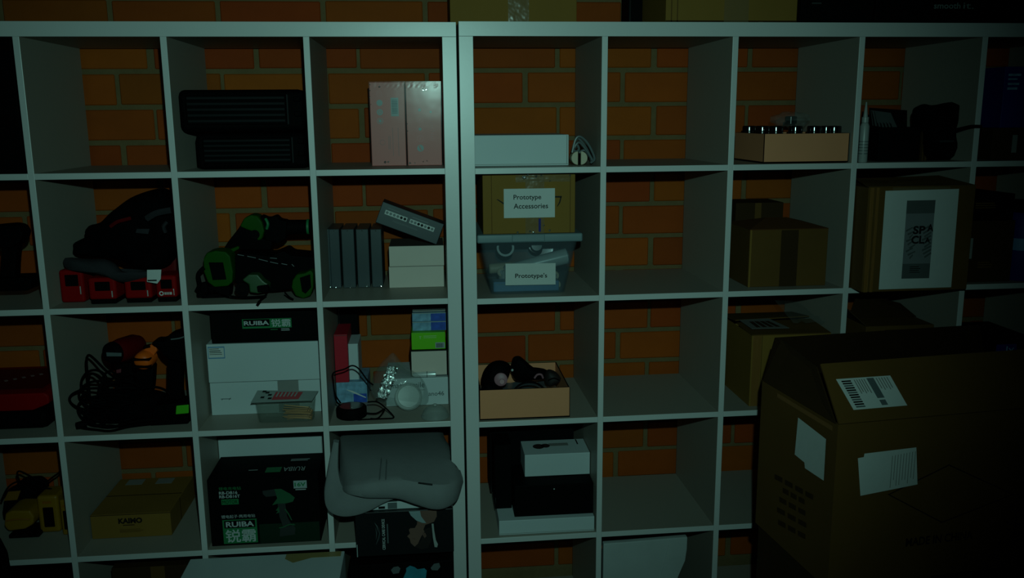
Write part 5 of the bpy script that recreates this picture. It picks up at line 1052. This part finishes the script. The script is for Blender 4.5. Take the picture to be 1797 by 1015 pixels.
b.shape('portrait_ear', skd, [[(W*.68, H*.50), (W*.71, H*.47), (W*.72, H*.40), (W*.70, H*.36), (W*.68, H*.43)]], t=0.0014); b.shape('portrait_brow', skd, [[(W*.575, H*.38), (W*.605, H*.36), (W*.60, H*.34), (W*.575, H*.36)]], t=0.0014)
b.shape('portrait_device', GREYL, [[(W*.775, H*.68), (W*.795, H*.68), (W*.80, H*.52), (W*.815, H*.30), (W*.835, H*.20), (W*.825, H*.13), (W*.80, H*.14), (W*.785, H*.36)]], t=0.0014)
b.dec('pale_edge', MINT, 0.0, 0.0, 0.0025, H*0.28, t=0.0010)  # narrow pale strip up the lower left edge
zq = z0+H+0.0006
b = Bx('white_box', 'thin white box resting on the black portrait carton under the cushion', 'box', (x0+0.012, Yc+0.012, zq), (x1-x0-0.013, 0.27, 0.022), WHITE); b.dec('grey_print', GREYP, b.w*0.30, 0.002, b.w*0.40, 0.02); b.dec('grey_print', INK, b.w*0.2, 0.003, b.w*0.27, 0.01)
b.dec('grey_print', GREYP, b.w*0.30, 0.0, b.w*0.40, 0.05, 't')
# ================================================================== fourth row, right
z0 = Z[4]; Yw = ry(0.2)+0.014
x0 = Q(876, 941, Yw).x; x1 = min(Q(1043, 937, Yw).x, ROFF.x+TP+CE-0.004); H = Q(960, 911, Yw).z-z0
b = Bx('white_box', 'flat white box under the black boxes, fourth row right', 'box', (x0, Yw, z0), (x1-x0, 0.32, H), WHITE); b.dec('lid_seam', GREYC, 0, 0.004, b.w, 0.005)
z1 = z0+H+0.0006; Yk = Yw+0.02; xa = Q(903, 909, Yk).x; xb = min(Q(1041, 904, Yk).x, x1)
H1 = Q(970, 851, Yk).z-z1
b = Bx('black_box', 'black box with a tiny white mark on the flat white box', 'box', (xa, Yk, z1), (xb-xa, 0.16, H1), BLACK); b.ring('mark', GWHT, b.w*0.5, b.h*0.86, 0.002, True)
z2 = z1+H1+0.0006
Yg2 = QZ(975, 835, z2).y; b = Bx('gadget_box', 'small white box with round printed gadget on the black box', 'box', (Q(921, 833, Yg2).x, Yg2, z2), (Q(1035, 830, Yg2).x-Q(921, 833, Yg2).x, 0.115, Q(975, 797, Yg2).z-z2), WHITE)
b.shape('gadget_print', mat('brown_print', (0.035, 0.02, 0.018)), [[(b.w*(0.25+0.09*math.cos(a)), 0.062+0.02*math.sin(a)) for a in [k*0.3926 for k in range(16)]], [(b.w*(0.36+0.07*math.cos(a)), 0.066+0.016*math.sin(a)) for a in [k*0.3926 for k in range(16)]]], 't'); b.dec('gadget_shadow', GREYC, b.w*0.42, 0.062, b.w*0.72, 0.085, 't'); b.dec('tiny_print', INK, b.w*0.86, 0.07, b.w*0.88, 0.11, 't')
Ym = max(Yk+0.165, Yg2+0.118)
b = Bx('black_box', 'tall black box standing behind the small white gadget box', 'box', (Q(864, 860, Ym-0.08).x, Ym-0.0, z1), (0.26, 0.12, 0.26), BLACK); b.dec('edge_line', BLACKG, 0.001, 0.001, 0.003, 0.25)
b = Bx('black_box', 'narrow black box upright at left on the flat white box', 'box', (Q(866, 880, Yk+0.06).x+0.004, Yk+0.06, z1), (xa-Q(866, 880, Yk+0.06).x-0.006, 0.10, Q(890, 770, Yk+0.06).z-z1-0.02), BLACK); b.dec('edge_line', BLACKG, 0.001, 0.001, 0.003, b.h-0.002)

# ================================================================== bottom row
z0 = Z[5]
# white carton standing on the floor in front
a = Q(334, 980, -0.03); c = Q(605, 969, -0.03); zt = (a.z+c.z)/2
b = Bx('white_carton', 'large white carton on the floor before the shelves, bottom edge of picture', 'box', (a.x, -0.03-0.34, 0.0), (c.x-a.x, 0.34, zt), WHITE, bev=0.002)
b.dec('yellow_tape', mat('yellowed_tape', (0.30, 0.22, 0.08), 0.4, 0.4), b.w*0.62, 0.31, b.w*0.98, 0.338, 't'); b.shape('yellow_tape', mat('yellowed_tape', (0.3, 0.22, 0.08)), [[(b.w*0.62, 0.31), (b.w*0.80, 0.31), (b.w*0.68, 0.285), (b.w*0.655, 0.295)]], 't'); b.dec('lid_seam', GREYC, 0.0, b.h-0.05, b.w, b.h-0.048)
Yd = -0.06; x0 = Q(614, 1010, Yd).x; x1 = min(Q(796, 1010, Yd).x, -0.0375); zt = Q(700, 989, Yd).z
b = Bx('picture_carton', 'black carton with teal picture at the bottom below the portrait carton', 'box', (x0, Yd, z0), (x1-x0, 0.30, zt-z0), BLACK); W, H = b.w, b.h
U = lambda px: Q(px, 1005, Yd).x-x0; V = lambda py: Q(700, py, Yd).z-z0
b.shape('teal_print', TEAL, [[(U(708), V(1030)), (U(706), V(1018)), (U(713), V(1004)), (U(713), V(998)), (U(720), V(994)), (U(728), V(997)), (U(733), V(1001)), (U(745), V(1000)), (U(749), V(1004)), (U(745), V(1030))]]); b.shape('pale_print', GREYP, [[(U(686), V(1000)), (U(691), V(995)), (U(699), V(994)), (U(703), V(998)), (U(700), V(1006)), (U(690), V(1007))]]); b.shape('pale_print', GREYP, [[(U(756), V(1000)), (U(762), V(993)), (U(771), V(992)), (U(773), V(999)), (U(768), V(1005)), (U(758), V(1004))]])
b.shape('teal_print', BLUED, [[(U(617), V(1022)), (U(620), V(1013)), (U(627), V(1012)), (U(624), V(1022))]], t=0.0013)
b = Bx('dark_box', 'dark brown box in the bottom row below the flat kraft carton', 'box', (-1.03, 0.10, z0), (0.26, 0.26, 0.26), KRAFTG); b.dec('tape', KRAFTD, 0.11, 0.0, 0.15, 0.26)
b = Bx('dark_box', 'dark box with lime label corner in the bottom left cubby', 'box', (-1.42, 0.06, z0), (0.31, 0.3, 0.24), BLACK); b.dec('lime_label', mat('dull_lime', (0.05, 0.12, 0.01)), Q(22, 1010, 0.06).x+1.42, 0.18, Q(33, 1010, 0.06).x+1.42, 0.239)
# pale bag in the bottom row of the right unit
Yp = ry(0.5)+0.02; pts = PX([(1059, 955), (1100, 952), (1207, 943), (1206, 965), (1203, 985), (1190, 1015), (1180, 1060), (1100, 1080), (1052, 1080), (1055, 1000)], Yp)
for p in pts: p.x = max(p.x, ROFF.x+TP+CE+TS+0.003); p.z = min(max(p.z, z0+0.001), Z[4]-TS-0.003)
pts2 = [p.copy() for p in pts]; pts2[-4:] = [Vector((pts[5].x, Yp, z0+0.12)), Vector((pts[5].x-0.02, Yp, z0+0.001)), Vector((pts[0].x+0.05, Yp, z0+0.001)), Vector((pts[0].x, Yp, z0+0.05))]
t = Th('mailer_bag', 'pale white mailer bag leaning in the bottom row of the right unit', 'bag', (pts[0].x+0.1, Yp, z0)); t.add(MB().prism(pts2, 0.02, 0.004), 'bag_body', mat('pale_poly', (0.42, 0.45, 0.45), 0.4, 0.4, bump=0.15, bscale=14)); t.add(MB().prism(PX([(1175, 948), (1179, 948), (1165, 1010), (1160, 1010)], Yp-0.0015), 0.002), 'fold', mat('pale_poly', (0.42, 0.45, 0.45)))

# ================================================================== foreground
# big shipping carton on a darker one
cz = Q(1471, 746, -0.70); zb = Q(1455, 1035, -0.70).z; RZ = math.radians(6.5)
W, D, H = 0.62, 0.325, cz.z-zb
b = Bx('shipping_carton', 'big open shipping carton with address label in the right foreground', 'box', (cz.x, cz.y, zb), (W, D, H), KRAFTD, rz=RZ, body=False); open_carton(b, KRAFTD, 0.005)
Mi = (Matrix.Translation((cz.x, cz.y, zb)) @ Matrix.Rotation(RZ, 4, 'Z')).inverted()
# front flap, lifted and leaning back
fd, fh = 0.105, 0.098
flap(b.o, 'front_flap', KRAFTD, [(0.0, 0.0, H), (W, 0.0, H), (W-0.01, fd, H+fh), (0.015, fd, H+fh)], 0.004)
FN = Vector((0, -fh, fd)).normalized()
def FP(px, py):      # point on the lifted flap met by a sight line, in carton coordinates
    d = FW + RT*((px-898.5)/FPX) - UP*((py-507.5)/FPX); o = Mi @ CAM; d = Mi.to_3x3() @ d; p0 = Vector((0, 0, H))+FN*0.0046
    return o+d*((p0-o).dot(FN)/d.dot(FN))
LC = [FP(1498, 720), FP(1592, 712), FP(1562, 659.5), FP(1467, 666)]
def LB(u, v): return (LC[0]*(1-u)+LC[1]*u)*(1-v)+(LC[3]*(1-u)+LC[2]*u)*v
def flq(name, m, u0, v0, u1, v1, k=0.0): return flap(b.o, name, m, [LB(u0, v0)+FN*k, LB(u1, v0)+FN*k, LB(u1, v1)+FN*k, LB(u0, v1)+FN*k], 0.0004)
flq('address_label', PAPER, 0, 0, 1, 1)['label'] = 'white address label with barcodes'
for k in range(12): flq('barcode_bar', INK if k % 3 else GREYP, 0.07, 0.06+0.075*k, 0.24, 0.06+0.075*k+0.045, 0.0007)
flq('barcode_block', GREYP, 0.54, 0.30, 0.67, 0.96, 0.0007); flq('printed_square', GREYP, 0.55, 0.07, 0.66, 0.24, 0.0007)
for k in range(5): flq('address_line', GREYC, 0.30+0.045*k, 0.48+0.05*(k % 2), 0.318+0.045*k, 0.94, 0.0007)
for k in range(5): flq('address_line', GREYC, 0.71+0.05*k, 0.60-0.05*(k % 2), 0.726+0.05*k, 0.95, 0.0007)
FLAPSHADE = mat('shade_toned_inner_card', (0.018, 0.008, 0.003), 0.9, 0.05)  # shadow inside the carton put into the back flap's dark colour
flap(b.o, 'back_flap', FLAPSHADE, [(W, D-0.004, H), (0, D-0.004, H), (0.035, D+0.01, H+0.10), (W-0.02, D+0.01, H+0.10)], 0.004)
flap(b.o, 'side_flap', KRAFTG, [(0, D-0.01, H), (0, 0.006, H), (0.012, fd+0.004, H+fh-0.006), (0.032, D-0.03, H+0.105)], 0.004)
def BP(px, py):      # point on the raised back flap met by a sight line
    n_f = Vector((0, -0.10, 0.014)).normalized(); d = FW + RT*((px-898.5)/FPX) - UP*((py-507.5)/FPX); o = Mi @ CAM; d = Mi.to_3x3() @ d; p0 = Vector((0, D-0.004, H))+n_f*0.006
    return o+d*((p0-o).dot(n_f)/d.dot(n_f))
flap(b.o, 'blue_label', BLUED, [BP(1746, 632), BP(1782, 631), BP(1784, 604), BP(1749, 605)], 0.0005)
tq = Th.__new__(Th); tq.o = b.o; tq.b = Vector((0, 0, 0))
text_quad(tq, 'ly', BLUEL, BP(1764, 622), BP(1778, 620), BP(1780, 607), BP(1766, 608), b.o, push=0.0012)
# papers and print
uf = lambda *P: [uv(b, 'f', x, y) for x, y in P]; ul = lambda *P: [uv(b, 'l', x, y) for x, y in P]
b.shape('packing_paper', PAPER, [uf((1509, 870), (1609, 850), (1607, 785), (1516, 796), (1515, 802), (1504.5, 804))], t=0.002)
for k in range(9): (ua, va), (uc, vc) = uf((1560+5*k, 858-k), (1562+5*k, 800-k)); b.dec('faint_print', GREYC, ua, va+0.02*random.random(), ua+0.0012, vc, t=0.0026)
b.shape('packing_paper', PAPER, [ul((1396, 798), (1413, 812), (1414, 822), (1447, 844), (1451, 771), (1402, 733))], 'l', t=0.002)
dp = uf((1557, 868), (1652, 918), (1779, 868), (1665, 815)); cu = sum(p[0] for p in dp)/4; cv = sum(p[1] for p in dp)/4
b.shape('diamond_mark', INK, [[dp[k], dp[(k+1) % 4], (cu+(dp[(k+1) % 4][0]-cu)*0.965, cv+(dp[(k+1) % 4][1]-cv)*0.955), (cu+(dp[k][0]-cu)*0.965, cv+(dp[k][1]-cv)*0.955)] for k in range(4)], t=0.0012)
(ua, va), (_, vc), (uc, _) = uf((1588, 960), (1588, 945), (1706, 946)); b.text('MADE IN CHINA', INK, ua, va, uc, vc, bold=0.03)
for k, (xa, ya, xb) in enumerate(((1360, 832, 1432), (1374, 856, 1416), (1368, 872, 1418), (1364, 890, 1420), (1366, 912, 1418))):
    n = 3 if k else 4
    for j in range(n):
        x = xa+(xb-xa)*j/n; y = ya+0.55*(x-xa); q4 = ul((x, y+9), (x+(xb-xa)/n*0.75, y+9+0.4*(xb-xa)/n), (x+(xb-xa)/n*0.75, y+0.4*(xb-xa)/n), (x, y))
        b.shape('stencil_mark', KRAFTG, [q4], 'l', t=0.0008)
b.dec('tape', mat('brown_tape', (0.2, 0.085, 0.02)), D-0.25, H-0.02, D-0.02, H-0.010, 'l')
b2 = Bx('shipping_carton', 'dark carton carrying the big open shipping carton', 'box', (cz.x+0.005, cz.y+0.004, 0.0), (W-0.03, D-0.01, zb-0.0005), KRAFTG, rz=RZ); b2.dec('tape', KRAFTD, 0.2, 0.0, 0.25, zb-0.002)
# dark upright bag at the left picture edge
pl = Q(9, 1000, -0.10); t = Th('black_bag', 'black upright bag cut off by the lower left corner', 'bag', (pl.x-0.06, -0.15, 0.0))
bo = [Vector((pl.x-0.14, -0.16, 0.002)), Vector((pl.x+0.01, -0.16, 0.002)), Vector((pl.x+0.006, -0.16, 0.25)), Vector((pl.x-0.003, -0.16, 0.45)), Vector((pl.x-0.02, -0.16, 0.50)), Vector((pl.x-0.14, -0.16, 0.50))]
t.add(MB().prism(bo, 0.10, 0.012, 3), 'bag_body', CLOTH); t.add(MB().tube([(pl.x-0.035, -0.164, 0.02), (pl.x-0.038, -0.166, 0.25), (pl.x-0.05, -0.164, 0.47)], 0.006, 8), 'strap', DCLOTH)
